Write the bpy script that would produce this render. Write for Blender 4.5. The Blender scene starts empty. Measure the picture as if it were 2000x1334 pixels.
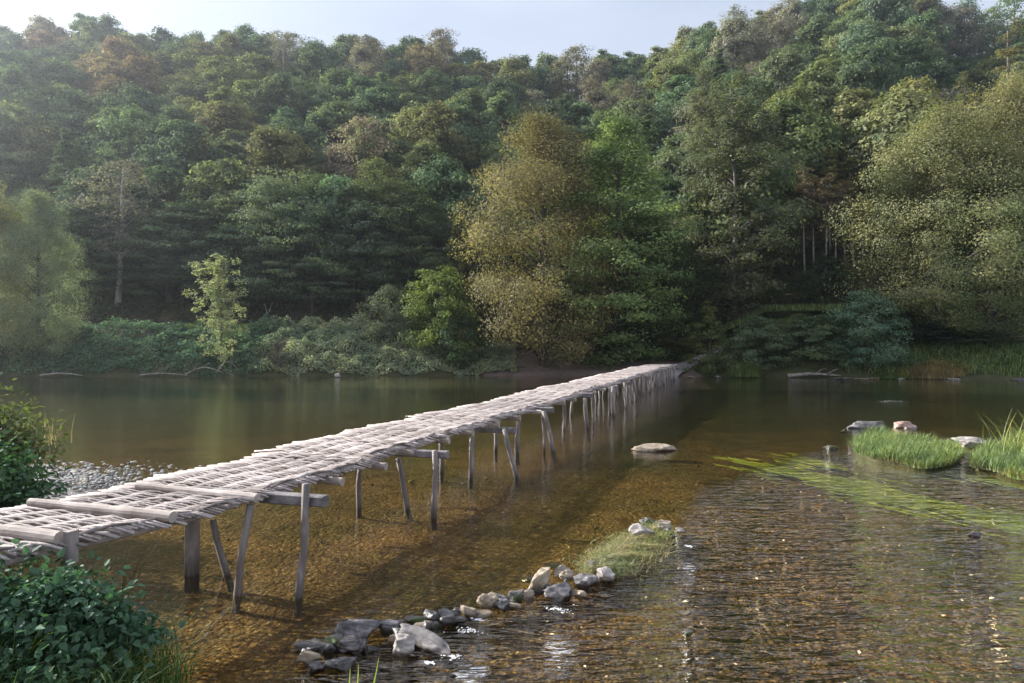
import bpy, math, random
import numpy as np
from mathutils import Vector, Matrix, noise as mnoise

RAD = math.radians
SC = bpy.context.scene
COL = SC.collection
CAMZ = 2.4
FPX = 1333.0

# ------------------------------------------------------------------ helpers
def wat(x, y, z=0.0):
    """photo pixel -> point on the level plane z"""
    Y = FPX * (CAMZ - z) / (y - 667.0)
    return ((x - 1000) / FPX * Y, Y)

def pt(x, y, Y):
    return Vector(((x - 1000) / FPX * Y, Y, CAMZ - (y - 667.0) / FPX * Y))

def mesh_obj(name, V, F, mats, parent=None, smooth=False, mi=None):
    me = bpy.data.meshes.new(name)
    V = np.asarray(V, dtype=np.float32)
    if isinstance(F, np.ndarray):
        n, k = F.shape
        me.vertices.add(len(V)); me.vertices.foreach_set('co', V.ravel())
        me.loops.add(n * k); me.loops.foreach_set('vertex_index', F.ravel().astype(np.int32))
        me.polygons.add(n)
        me.polygons.foreach_set('loop_start', np.arange(0, n * k, k, dtype=np.int32))
        me.polygons.foreach_set('loop_total', np.full(n, k, dtype=np.int32))
    else:
        me.from_pydata(V.tolist(), [], F)
    if not isinstance(mats, (list, tuple)): mats = [mats]
    for m in mats: me.materials.append(m)
    if mi is not None: me.polygons.foreach_set('material_index', np.asarray(mi, dtype=np.int32))
    if smooth: me.polygons.foreach_set('use_smooth', np.ones(len(me.polygons), dtype=bool))
    me.update(); me.validate()
    o = bpy.data.objects.new(name, me); COL.objects.link(o)
    if parent is not None: o.parent = parent
    return o

def tag(o, label=None, cat=None, group=None, kind=None):
    if label: o['label'] = label
    if cat: o['category'] = cat
    if group: o['group'] = group
    if kind: o['kind'] = kind
    return o

def thing(name, label, cat, loc=(0, 0, 0), rz=0.0, group=None):
    o = bpy.data.objects.new(name, None); COL.objects.link(o)
    o.empty_display_size = 0.3
    o.location = loc; o.rotation_euler = (0, 0, rz)
    return tag(o, label, cat, group)

class MB:
    """collects tubes and boxes"""
    def __init__(s): s.V = []; s.F = []
    def tube(s, pts, rad, n=6, cap=True):
        pts = [Vector(p) for p in pts]; base = len(s.V)
        if not hasattr(rad, '__len__'): rad = [rad] * len(pts)
        up = Vector((0, 0, 1))
        for i, p in enumerate(pts):
            a = pts[max(i - 1, 0)]; b = pts[min(i + 1, len(pts) - 1)]
            d = (b - a).normalized()
            if abs(d.dot(up)) > 0.93: ref = Vector((1, 0, 0))
            else: ref = up
            u = d.cross(ref).normalized(); v = u.cross(d)
            for k in range(n):
                t = 2 * math.pi * k / n
                s.V.append(p + (u * math.cos(t) + v * math.sin(t)) * rad[i])
        for i in range(len(pts) - 1):
            for k in range(n):
                a = base + i * n + k; b = base + i * n + (k + 1) % n
                s.F.append((a, b, b + n, a + n))
        if cap:
            s.F.append(tuple(base + k for k in reversed(range(n))))
            e = base + (len(pts) - 1) * n
            s.F.append(tuple(e + k for k in range(n)))
    def box(s, a, b, w, h, up=(0, 0, 1)):
        """square bar from a to b"""
        a = Vector(a); b = Vector(b); d = (b - a).normalized(); up = Vector(up)
        u = d.cross(up).normalized(); v = u.cross(d); c = 0.12 * min(w, h)
        base = len(s.V)
        prof = [(-w/2+c, -h/2), (w/2-c, -h/2), (w/2, -h/2+c), (w/2, h/2-c), (w/2-c, h/2), (-w/2+c, h/2), (-w/2, h/2-c), (-w/2, -h/2+c)]
        for p in (a, b):
            for (x, y) in prof: s.V.append(p + u * x + v * y)
        for k in range(8):
            s.F.append((base + k, base + (k + 1) % 8, base + 8 + (k + 1) % 8, base + 8 + k))
        s.F.append(tuple(base + k for k in reversed(range(8)))); s.F.append(tuple(base + 8 + k for k in range(8)))
    def build(s, name, mat, parent=None, smooth=False):
        return mesh_obj(name, [tuple(v) for v in s.V], s.F, mat, parent, smooth)

def norm(a): return a / (np.linalg.norm(a, axis=1, keepdims=True) + 1e-9)

def leaf_quads(C, N, size, asp, rng):
    """diamond leaves at C with normals N"""
    n = len(C); N = norm(N)
    R = rng.normal(size=(n, 3)); T = norm(np.cross(N, R)); B = np.cross(N, T)
    L = (size * (0.55 + 0.9 * rng.random(n)))[:, None]
    V = np.stack([C - T * L * .5, C + B * L * asp * .5 + N * L * .08, C + T * L * .5, C - B * L * asp * .5 + N * L * .08], 1).reshape(-1, 3)
    F = np.arange(n * 4).reshape(n, 4)
    return V, F

def leaf_ovate(C, D, N, size, asp, rng):
    """pointed leaf with folded midrib: 6 verts, 4 tris->2 quads; D = direction of the blade"""
    n = len(C); D = norm(D); S = norm(np.cross(D, N)); N = np.cross(S, D)
    L = (size * (0.4 + 1.05 * rng.random(n)))[:, None]
    drop = -N * L * .14
    V = np.stack([C, C + D * L * .3 + S * L * asp * .5 + N * L * .06, C + D * L * .68 + S * L * asp * .38 + N * L * .03 + drop * .5,
                  C + D * L + drop * 1.6, C + D * L * .68 - S * L * asp * .38 + N * L * .03 + drop * .5,
                  C + D * L * .3 - S * L * asp * .5 + N * L * .06], 1).reshape(-1, 3)
    b = (np.arange(n) * 6)[:, None]
    F = np.concatenate([b + np.array([[0, 1, 2, 3]]), b + np.array([[0, 3, 4, 5]])], 0)
    return V, F

def blades(P, H, W, lean, rng, seg=3, dirs=None):
    """bent grass blades as strips of quads"""
    n = len(P); a = rng.random(n) * 2 * np.pi
    D = np.stack([np.cos(a), np.sin(a), np.zeros(n)], 1) if dirs is None else norm(dirs)
    S = np.stack([-D[:, 1], D[:, 0], np.zeros(n)], 1)
    h = (H * (0.5 + 0.7 * rng.random(n)))[:, None]; ln = (lean * (0.3 + rng.random(n)))[:, None] * h
    V = []
    for i in range(seg + 1):
        t = i / seg
        c = P + np.array([0, 0, 1.0]) * h * (t - .35 * t * t * np.minimum(1, ln / h)) + D * ln * t * t
        w = W * (1 - t) ** .7 * .5 + W * .04
        V += [c - S * w, c + S * w]
    V = np.stack(V, 1).reshape(-1, 3); m = 2 * (seg + 1)
    b = (np.arange(n) * m)[:, None]
    F = np.concatenate([b + np.array([[2*i, 2*i+1, 2*i+3, 2*i+2]]) for i in range(seg)], 0)
    return V, F

def fbm(x, y, z=0.0, o=3):
    return mnoise.fractal(Vector((x, y, z)), 1.0, 2.0, o)

def sstep(a, b, x):
    t = np.clip((x - a) / (b - a), 0, 1); return t * t * (3 - 2 * t)

# ------------------------------------------------------------------ materials
class NT:
    def __init__(s, name):
        s.m = bpy.data.materials.new(name); s.m.use_nodes = True
        s.t = s.m.node_tree; s.t.nodes.clear()
        s.out = s.t.nodes.new('ShaderNodeOutputMaterial')
    def n(s, t, **kw):
        nd = s.t.nodes.new(t)
        for k, v in kw.items():
            if k.startswith('i_'):
                key = k[2:]; nd.inputs[int(key) if key.isdigit() else key.replace('_', ' ')].default_value = v
            else: setattr(nd, k, v)
        return nd
    def l(s, a, b): s.t.links.new(a, b)
    def ramp(s, fac, stops, interp='LINEAR'):
        r = s.n('ShaderNodeValToRGB'); r.color_ramp.interpolation = interp
        e = r.color_ramp.elements
        while len(e) < len(stops): e.new(0.5)
        for i, (p, c) in enumerate(stops):
            e[i].position = p; e[i].color = (*c, 1) if len(c) == 3 else c
        if fac is not None: s.l(fac, r.inputs[0])
        return r
    def noise(s, vec, scale, detail=4, rough=.55, dist=0.0):
        q = s.n('ShaderNodeTexNoise'); q.inputs['Scale'].default_value = scale
        q.inputs['Detail'].default_value = detail; q.inputs['Roughness'].default_value = rough
        q.inputs['Distortion'].default_value = dist
        if vec is not None: s.l(vec, q.inputs['Vector'])
        return q
    def mapping(s, vec, scale=(1, 1, 1), rot=(0, 0, 0), loc=(0, 0, 0)):
        mp = s.n('ShaderNodeMapping'); s.l(vec, mp.inputs[0])
        mp.inputs['Scale'].default_value = scale; mp.inputs['Rotation'].default_value = rot; mp.inputs['Location'].default_value = loc
        return mp
    def math(s, op, a, b=None, clamp=False):
        q = s.n('ShaderNodeMath', operation=op, use_clamp=clamp)
        for i, v in enumerate((a, b)):
            if v is None: continue
            if isinstance(v, (int, float)): q.inputs[i].default_value = v
            else: s.l(v, q.inputs[i])
        return q.outputs[0]
    def mix(s, fac, a, b, blend='MIX'):
        q = s.n('ShaderNodeMix', data_type='RGBA', blend_type=blend)
        for i, v in ((0, fac), (6, a), (7, b)):
            if isinstance(v, (int, float)): q.inputs[i].default_value = v
            elif isinstance(v, tuple): q.inputs[i].default_value = (*v, 1) if len(v) == 3 else v
            else: s.l(v, q.inputs[i])
        return q.outputs[2]

def leaf_mat(name, transl=.38, base=None, tip=None, gloss=.012, use_obj=True, mottle=2.0, attr=None):
    k = NT(name)
    oi = k.n('ShaderNodeObjectInfo'); geo = k.n('ShaderNodeNewGeometry'); tc = k.n('ShaderNodeTexCoord')
    if attr: col = k.n('ShaderNodeAttribute', attribute_name=attr).outputs['Color']
    elif use_obj: col = oi.outputs['Color']
    else:
        rr = k.ramp(geo.outputs['Random Per Island'], [(0, base), (1, tip)]); col = rr.outputs[0]
    isl = k.ramp(geo.outputs['Random Per Island'], [(0, (.68, .7, .72)), (.5, (.95, .95, .9)), (.85, (1.2, 1.18, 1.05)), (1, (1.25, 1.22, 1.1))])
    c1 = k.mix(1.0, col, isl.outputs[0], 'MULTIPLY')
    nz = k.noise(tc.outputs['Object'], mottle * .25, 2)
    nr = k.ramp(nz.outputs[0], [(.38, (.75, .85, .85)), (.52, (1, 1, 1)), (.66, (1.22, 1.18, 1.02))])
    c2 = k.mix(1.0, c1, nr.outputs[0], 'MULTIPLY')
    d = k.n('ShaderNodeBsdfDiffuse'); k.l(c2, d.inputs[0])
    t = k.n('ShaderNodeBsdfTranslucent')
    c3 = k.mix(1.0, c2, (1.2, 1.3, .8), 'MULTIPLY'); k.l(c3, t.inputs[0])
    mx = k.n('ShaderNodeMixShader'); mx.inputs[0].default_value = transl
    k.l(d.outputs[0], mx.inputs[1]); k.l(t.outputs[0], mx.inputs[2])
    g = k.n('ShaderNodeBsdfGlossy'); g.inputs['Roughness'].default_value = .55; g.inputs[0].default_value = (.8, .85, .9, 1)
    m2 = k.n('ShaderNodeMixShader'); m2.inputs[0].default_value = gloss
    k.l(mx.outputs[0], m2.inputs[1]); k.l(g.outputs[0], m2.inputs[2]); k.l(m2.outputs[0], k.out.inputs[0])
    return k.m

def wood_mat(name, c_dark, c_mid, c_light, scale=6.0, rough=.8, axis=(1, 1, 1), wet=False):
    k = NT(name); tc = k.n('ShaderNodeTexCoord'); geo = k.n('ShaderNodeNewGeometry')
    mp = k.mapping(tc.outputs['Object'], axis)
    n1 = k.noise(mp.outputs[0], scale, 6, .6, .4)
    n2 = k.noise(tc.outputs['Object'], 1.3, 3)
    r = k.ramp(n1.outputs[0], [(.3, c_dark), (.5, c_mid), (.7, c_light)])
    isl = k.ramp(geo.outputs['Random Per Island'], [(0, (.45, .42, .4)), (.25, (.8, .77, .74)), (.6, (1, 1, 1)), (1, (1.2, 1.17, 1.16))])
    c = k.mix(1.0, r.outputs[0], isl.outputs[0], 'MULTIPLY')
    r2 = k.ramp(n2.outputs[0], [(.35, (.8, .78, .76)), (.65, (1.1, 1.1, 1.1))])
    c = k.mix(1.0, c, r2.outputs[0], 'MULTIPLY')
    if wet:   # dark wet tide mark low on the posts
        sp = k.n('ShaderNodeSeparateXYZ'); k.l(geo.outputs['Position'], sp.inputs[0])
        nn = k.math('ADD', sp.outputs[2], k.math('MULTIPLY', n2.outputs[0], .25))
        wr = k.ramp(nn, [(.12, (.28, .26, .26)), (.34, (1, 1, 1))])
        c = k.mix(1.0, c, wr.outputs[0], 'MULTIPLY')
    b = k.n('ShaderNodeBsdfPrincipled'); k.l(c, b.inputs['Base Color']); b.inputs['Roughness'].default_value = rough
    bp = k.n('ShaderNodeBump'); bp.inputs['Strength'].default_value = .6; bp.inputs['Distance'].default_value = .012
    k.l(n1.outputs[0], bp.inputs['Height']); k.l(bp.outputs[0], b.inputs['Normal'])
    k.l(b.outputs[0], k.out.inputs[0]); return k.m

def ground_mat(name, stops, scale=.6, fine=7.0, rough=.95, bump=.05, speck=None):
    k = NT(name); tc = k.n('ShaderNodeTexCoord')
    a = k.noise(tc.outputs['Object'], scale, 5, .6); b_ = k.noise(tc.outputs['Object'], fine, 6, .7)
    f = k.math('ADD', k.math('MULTIPLY', a.outputs[0], .6), k.math('MULTIPLY', b_.outputs[0], .4))
    r = k.ramp(f, stops)
    b = k.n('ShaderNodeBsdfPrincipled'); b.inputs['Roughness'].default_value = rough
    k.l(r.outputs[0], b.inputs['Base Color'])
    bp = k.n('ShaderNodeBump'); bp.inputs['Strength'].default_value = 1; bp.inputs['Distance'].default_value = bump
    k.l(b_.outputs[0], bp.inputs['Height']); k.l(bp.outputs[0], b.inputs['Normal'])
    k.l(b.outputs[0], k.out.inputs[0]); return k.m

def rock_mat(name, dark, mid, light, moss=None, rough=.7):
    k = NT(name); tc = k.n('ShaderNodeTexCoord'); geo = k.n('ShaderNodeNewGeometry')
    mp = k.mapping(tc.outputs['Object'], (3, 3, 14), (.3, .2, 0))
    st = k.noise(mp.outputs[0], 2.2, 8, .7, .5); n2 = k.noise(tc.outputs['Object'], 7, 6, .65)
    f = k.math('ADD', k.math('MULTIPLY', st.outputs[0], .55), k.math('MULTIPLY', n2.outputs[0], .45))
    r = k.ramp(f, [(.36, dark), (.5, mid), (.62, light)])
    c = r.outputs[0]
    if moss:
        n3 = k.noise(tc.outputs['Object'], 5, 4); mr = k.ramp(n3.outputs[0], [(.48, (0, 0, 0)), (.56, (1, 1, 1))])
        c = k.mix(mr.outputs[0], c, moss)
    sp = k.n('ShaderNodeSeparateXYZ'); k.l(geo.outputs['Position'], sp.inputs[0])
    hz = k.math('ADD', sp.outputs[2], k.math('MULTIPLY', n2.outputs[0], .05))
    wr = k.ramp(hz, [(.045, (.33, .3, .28)), (.075, (1, 1, 1))])      # wet band at the waterline
    c = k.mix(1.0, c, wr.outputs[0], 'MULTIPLY')
    ro = k.ramp(hz, [(.045, (.18,) * 3), (.08, (rough,) * 3)])
    b = k.n('ShaderNodeBsdfPrincipled'); k.l(c, b.inputs['Base Color']); k.l(ro.outputs[0], b.inputs['Roughness'])
    bp = k.n('ShaderNodeBump'); bp.inputs['Strength'].default_value = .9; bp.inputs['Distance'].default_value = .02
    k.l(f, bp.inputs['Height']); k.l(bp.outputs[0], b.inputs['Normal'])
    k.l(b.outputs[0], k.out.inputs[0]); return k.m

def bed_mat():
    k = NT('riverbed_gravel'); tc = k.n('ShaderNodeTexCoord'); P = tc.outputs['Object']
    v = k.n('ShaderNodeTexVoronoi', feature='F1'); v.inputs['Scale'].default_value = 38; k.l(P, v.inputs['Vector'])
    v2 = k.n('ShaderNodeTexVoronoi', feature='F1'); v2.inputs['Scale'].default_value = 15; k.l(P, v2.inputs['Vector'])
    hs = k.n('ShaderNodeSeparateColor'); k.l(v.outputs['Color'], hs.inputs[0])
    hs2 = k.n('ShaderNodeSeparateColor'); k.l(v2.outputs['Color'], hs2.inputs[0])
    peb = k.ramp(hs.outputs[0], [(0, (.068, .045, .019)), (.3, (.1, .068, .028)), (.6, (.135, .093, .038)), (.94, (.18, .13, .062)), (1, (.36, .29, .19))])
    peb2 = k.ramp(hs2.outputs[0], [(0, (.6, .55, .5)), (.5, (1, 1, 1)), (.93, (1.15, 1.1, 1.0)), (1, (1.5, 1.5, 1.4))])
    c = k.mix(.7, peb.outputs[0], peb2.outputs[0], 'MULTIPLY')
    lg = k.noise(P, .45, 4, .6); lr = k.ramp(lg.outputs[0], [(.32, (.5, .6, .45)), (.5, (.9, .9, .85)), (.68, (1.25, 1.12, 1.0))])
    c = k.mix(1.0, c, lr.outputs[0], 'MULTIPLY')
    md = k.noise(P, 2.6, 5, .6); mr = k.ramp(md.outputs[0], [(.36, (.55, .5, .42)), (.52, (1, 1, 1))])
    c = k.mix(1.0, c, mr.outputs[0], 'MULTIPLY')
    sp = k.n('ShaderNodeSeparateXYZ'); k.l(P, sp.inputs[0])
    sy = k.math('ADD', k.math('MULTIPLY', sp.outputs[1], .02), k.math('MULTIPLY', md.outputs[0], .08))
    sr = k.ramp(sy, [(.24, (1, 1, 1)), (.5, (.34, .42, .36)), (.8, (.16, .22, .18))])     # far bed darkened in colour, standing in for light absorbed by deep water
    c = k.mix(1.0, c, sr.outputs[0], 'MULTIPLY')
    b = k.n('ShaderNodeBsdfPrincipled'); b.inputs['Roughness'].default_value = .9; k.l(c, b.inputs['Base Color'])
    b.inputs['Specular IOR Level'].default_value = .1
    bp = k.n('ShaderNodeBump'); bp.inputs['Strength'].default_value = 1; bp.inputs['Distance'].default_value = .018
    hh = k.math('ADD', v.outputs['Distance'], k.math('MULTIPLY', v2.outputs['Distance'], 2.0))
    inv = k.math('MULTIPLY', hh, -1.0); k.l(inv, bp.inputs['Height']); k.l(bp.outputs[0], b.inputs['Normal'])
    k.l(b.outputs[0], k.out.inputs[0]); return k.m

def water_mat():
    k = NT('river_water'); tc = k.n('ShaderNodeTexCoord'); P = tc.outputs['Object']
    at = k.n('ShaderNodeAttribute', attribute_name='ripple')
    m1 = k.mapping(P, (1.0, 2.4, 1), (0, 0, RAD(-12)))
    calm = k.noise(m1.outputs[0], 3.0, 3, .5, .3)
    fine = k.noise(m1.outputs[0], 11.0, 3, .55, .2)
    m2 = k.mapping(P, (1.0, 3.0, 1), (0, 0, RAD(14)))
    r1 = k.noise(m2.outputs[0], 2.0, 2, .5, .6)
    m3 = k.mapping(P, (1.0, 3.6, 1), (0, 0, RAD(34)))
    r2 = k.noise(m3.outputs[0], 4.5, 2, .5, .3)
    calmh = k.math('ADD', k.math('MULTIPLY', calm.outputs[0], .006), k.math('MULTIPLY', fine.outputs[0], .0024))
    rip = k.math('ADD', k.math('MULTIPLY', r1.outputs[0], .16), k.math('MULTIPLY', r2.outputs[0], .05))
    riph = k.math('MULTIPLY', rip, at.outputs['Fac'])
    h = k.math('ADD', calmh, riph)
    bp = k.n('ShaderNodeBump'); bp.inputs['Strength'].default_value = 1; bp.inputs['Distance'].default_value = 1.0
    k.l(h, bp.inputs['Height'])
    geo = k.n('ShaderNodeNewGeometry')
    dp = k.n('ShaderNodeVectorMath', operation='DOT_PRODUCT'); k.l(bp.outputs[0], dp.inputs[0]); k.l(geo.outputs['Incoming'], dp.inputs[1])
    ci = k.math('SUBTRACT', 1.0, k.math('ABSOLUTE', dp.outputs['Value']), clamp=True)
    frn = k.math('ADD', k.math('MULTIPLY', k.math('POWER', ci, 5.0), .98), .02)
    frn = k.math('ADD', frn, k.math('MULTIPLY', k.math('MULTIPLY', k.math('POWER', ci, 3.0), .55), at.outputs['Fac']), clamp=True)
    gl = k.n('ShaderNodeBsdfGlossy'); gl.inputs['Roughness'].default_value = .03; k.l(bp.outputs[0], gl.inputs['Normal'])
    gl.inputs[0].default_value = (1, 1, 1, 1)
    tr = k.n('ShaderNodeBsdfTransparent'); tr.inputs[0].default_value = (.86, .8, .62, 1)
    mx = k.n('ShaderNodeMixShader'); k.l(frn, mx.inputs[0]); k.l(tr.outputs[0], mx.inputs[1]); k.l(gl.outputs[0], mx.inputs[2])
    k.l(mx.outputs[0], k.out.inputs[0]); return k.m

LEAF = leaf_mat('tree_foliage')
LEAFN = leaf_mat('bush_foliage', .3, gloss=.03)
RIDGELEAF = leaf_mat('ridge_foliage', attr='tint')
BARK = wood_mat('bark', (.05, .04, .032), (.09, .075, .062), (.15, .13, .11), 5, .9, (1, 1, .25))
GREYBARK = wood_mat('grey_bark', (.07, .065, .06), (.12, .11, .1), (.19, .175, .16), 4, .85, (1, 1, .4))
PALEBARK = wood_mat('pale_bark', (.2, .18, .16), (.34, .31, .28), (.5, .47, .43), 4, .85, (1, 1, .4))
ROD = wood_mat('weathered_rods', (.22, .19, .175), (.365, .325, .31), (.50, .455, .44), 9, .75)
LOG = wood_mat('weathered_logs', (.2, .17, .155), (.33, .285, .26), (.48, .42, .39), 5, .8, (.6, 1, 1))
POST = wood_mat('wet_posts', (.11, .095, .09), (.19, .165, .155), (.36, .325, .315), 9, .75, (1, 1, .22), wet=True)
BEAM = wood_mat('grey_beams', (.07, .065, .065), (.14, .13, .135), (.24, .22, .23), 8, .8, (1, .3, 1))
DRIFT = wood_mat('driftwood', (.14, .12, .11), (.27, .24, .22), (.42, .39, .36), 5, .85)
ROCKS = [rock_mat('grey_slate', (.045, .042, .044), (.12, .112, .115), (.32, .3, .29)),
         rock_mat('pale_stone', (.1, .09, .085), (.28, .255, .235), (.5, .465, .435)),
         rock_mat('tan_stone', (.11, .085, .06), (.3, .24, .17), (.52, .45, .36)),
         rock_mat('mossy_stone', (.04, .04, .036), (.12, .11, .1), (.26, .25, .22), (.05, .075, .015)),
         rock_mat('dark_wet_stone', (.03, .028, .028), (.08, .072, .07), (.17, .15, .145), None, .3),
         rock_mat('pink_stone', (.16, .1, .08), (.36, .24, .19), (.5, .38, .32))]
HILLM = ground_mat('forest_floor', [(.3, (.018, .022, .01)), (.48, (.045, .04, .02)), (.62, (.085, .055, .03))], .35, 3)
BANKM = ground_mat('bank_soil', [(.3, (.03, .035, .014)), (.5, (.06, .065, .025)), (.65, (.1, .085, .045))], .5, 5)
MUDM = ground_mat('trodden_mud', [(.3, (.09, .06, .05)), (.5, (.17, .12, .105)), (.68, (.28, .22, .2))], .8, 6)
PATHM = ground_mat('path_gravel', [(.3, (.2, .18, .18)), (.5, (.3, .27, .275)), (.68, (.4, .37, .38))], .8, 12)
BEACHM = ground_mat('beach_gravel', [(.38, (.07, .065, .065)), (.5, (.19, .175, .175)), (.58, (.36, .34, .35))], 9, 26, .9, .06)
def simple(name, a, b, tr=.25, gl=.03):
    return leaf_mat(name, tr, a, b, gl, use_obj=False, mottle=6)
GRASS = simple('green_grass', (.1, .15, .05), (.26, .32, .13), .4)
DRYGRASS = simple('dry_grass', (.2, .17, .08), (.42, .37, .22), .3)
TUFT = simple('russet_grass', (.3, .2, .1), (.52, .4, .24), .3)
WEED = simple('water_weed', (.09, .13, .004), (.24, .3, .01), .3)
FOAM = ground_mat('foam', [(.3, (.55, .58, .62)), (.5, (.75, .77, .8)), (.7, (.9, .9, .92))], 9, 40, .5, .01)
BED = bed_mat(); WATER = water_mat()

# ------------------------------------------------------------------ terrain functions
def shoreY(X): return np.interp(X, [-120, -60, -36, -20, 0, 6, 11, 16, 24, 32, 60, 120], [44, 46, 47, 47.5, 48.5, 49, 47, 46.2, 44.3, 42.6, 40, 37])
def terrace(X): return np.interp(X, [-120, -40, -8, 0, 8, 13, 16, 20, 60, 120], [3.6, 3.3, 3.3, 2.3, 1.3, 1.2, 1.8, 3.9, 4.0, 4.0])
SKX = [-1500, -400, 0, 300, 400, 560, 640, 760, 830, 900, 1050, 1120, 1250, 1330, 1450, 1550, 1700, 1790, 1850, 1960, 2050, 2400, 3500]
SKY_ = [90, 60, 45, 50, 52, 62, 80, 78, 66, 92, 118, 98, 106, 68, 30, 5, -50, -50, 34, 34, -20, -60, -60]
RIDGE = 138.0
def ground(X, Y):
    X = np.asarray(X, float); Y = np.asarray(Y, float)
    t = Y - shoreY(X); T = terrace(X)
    steep = np.interp(X, [-9, 0, 14, 18, 24, 34], [5.0, 8.5, 8.5, 4.0, 8, 9])
    bank = np.where(t < 0, t * .35, T * np.clip(t / steep, 0, 1) ** .8)
    px = 1000 + FPX * X / np.maximum(Y, 30)
    Zr = CAMZ + (667 - np.interp(px, SKX, SKY_)) / FPX * RIDGE - 11.5
    y0 = shoreY(X) + 10.5
    p = np.clip((Y - y0) / (RIDGE - y0), 0, 1)
    hill = (Zr - T) * (.92 * p + .08 * p * p) 
    over = np.maximum(0, Y - RIDGE) * .45
    return bank + hill - over

def gz(x, y): return float(ground(x, y))

def sheet(name, xs, ys, zf, mat, kind='structure', smooth=True, matf=None, mats=None):
    X, Y = np.meshgrid(xs, ys); Z = zf(X, Y)
    V = np.stack([X, Y, Z], -1).reshape(-1, 3); nx, ny = len(xs), len(ys)
    i = np.arange(ny - 1)[:, None] * nx + np.arange(nx - 1)[None, :]
    F = np.stack([i, i + 1, i + nx + 1, i + nx], -1).reshape(-1, 4)
    mi = None
    if matf is not None:
        C = V[F].mean(1); mi = matf(C[:, 0], C[:, 1])
    o = mesh_obj(name, V, F, mats or mat, None, smooth, mi)
    tag(o, kind=kind); return o

def vnoise(X, Y, s, seed=0.0, o=3):
    sh = X.shape
    return np.array([fbm(a * s, b * s, seed, o) for a, b in zip(X.ravel(), Y.ravel())]).reshape(sh)

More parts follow.
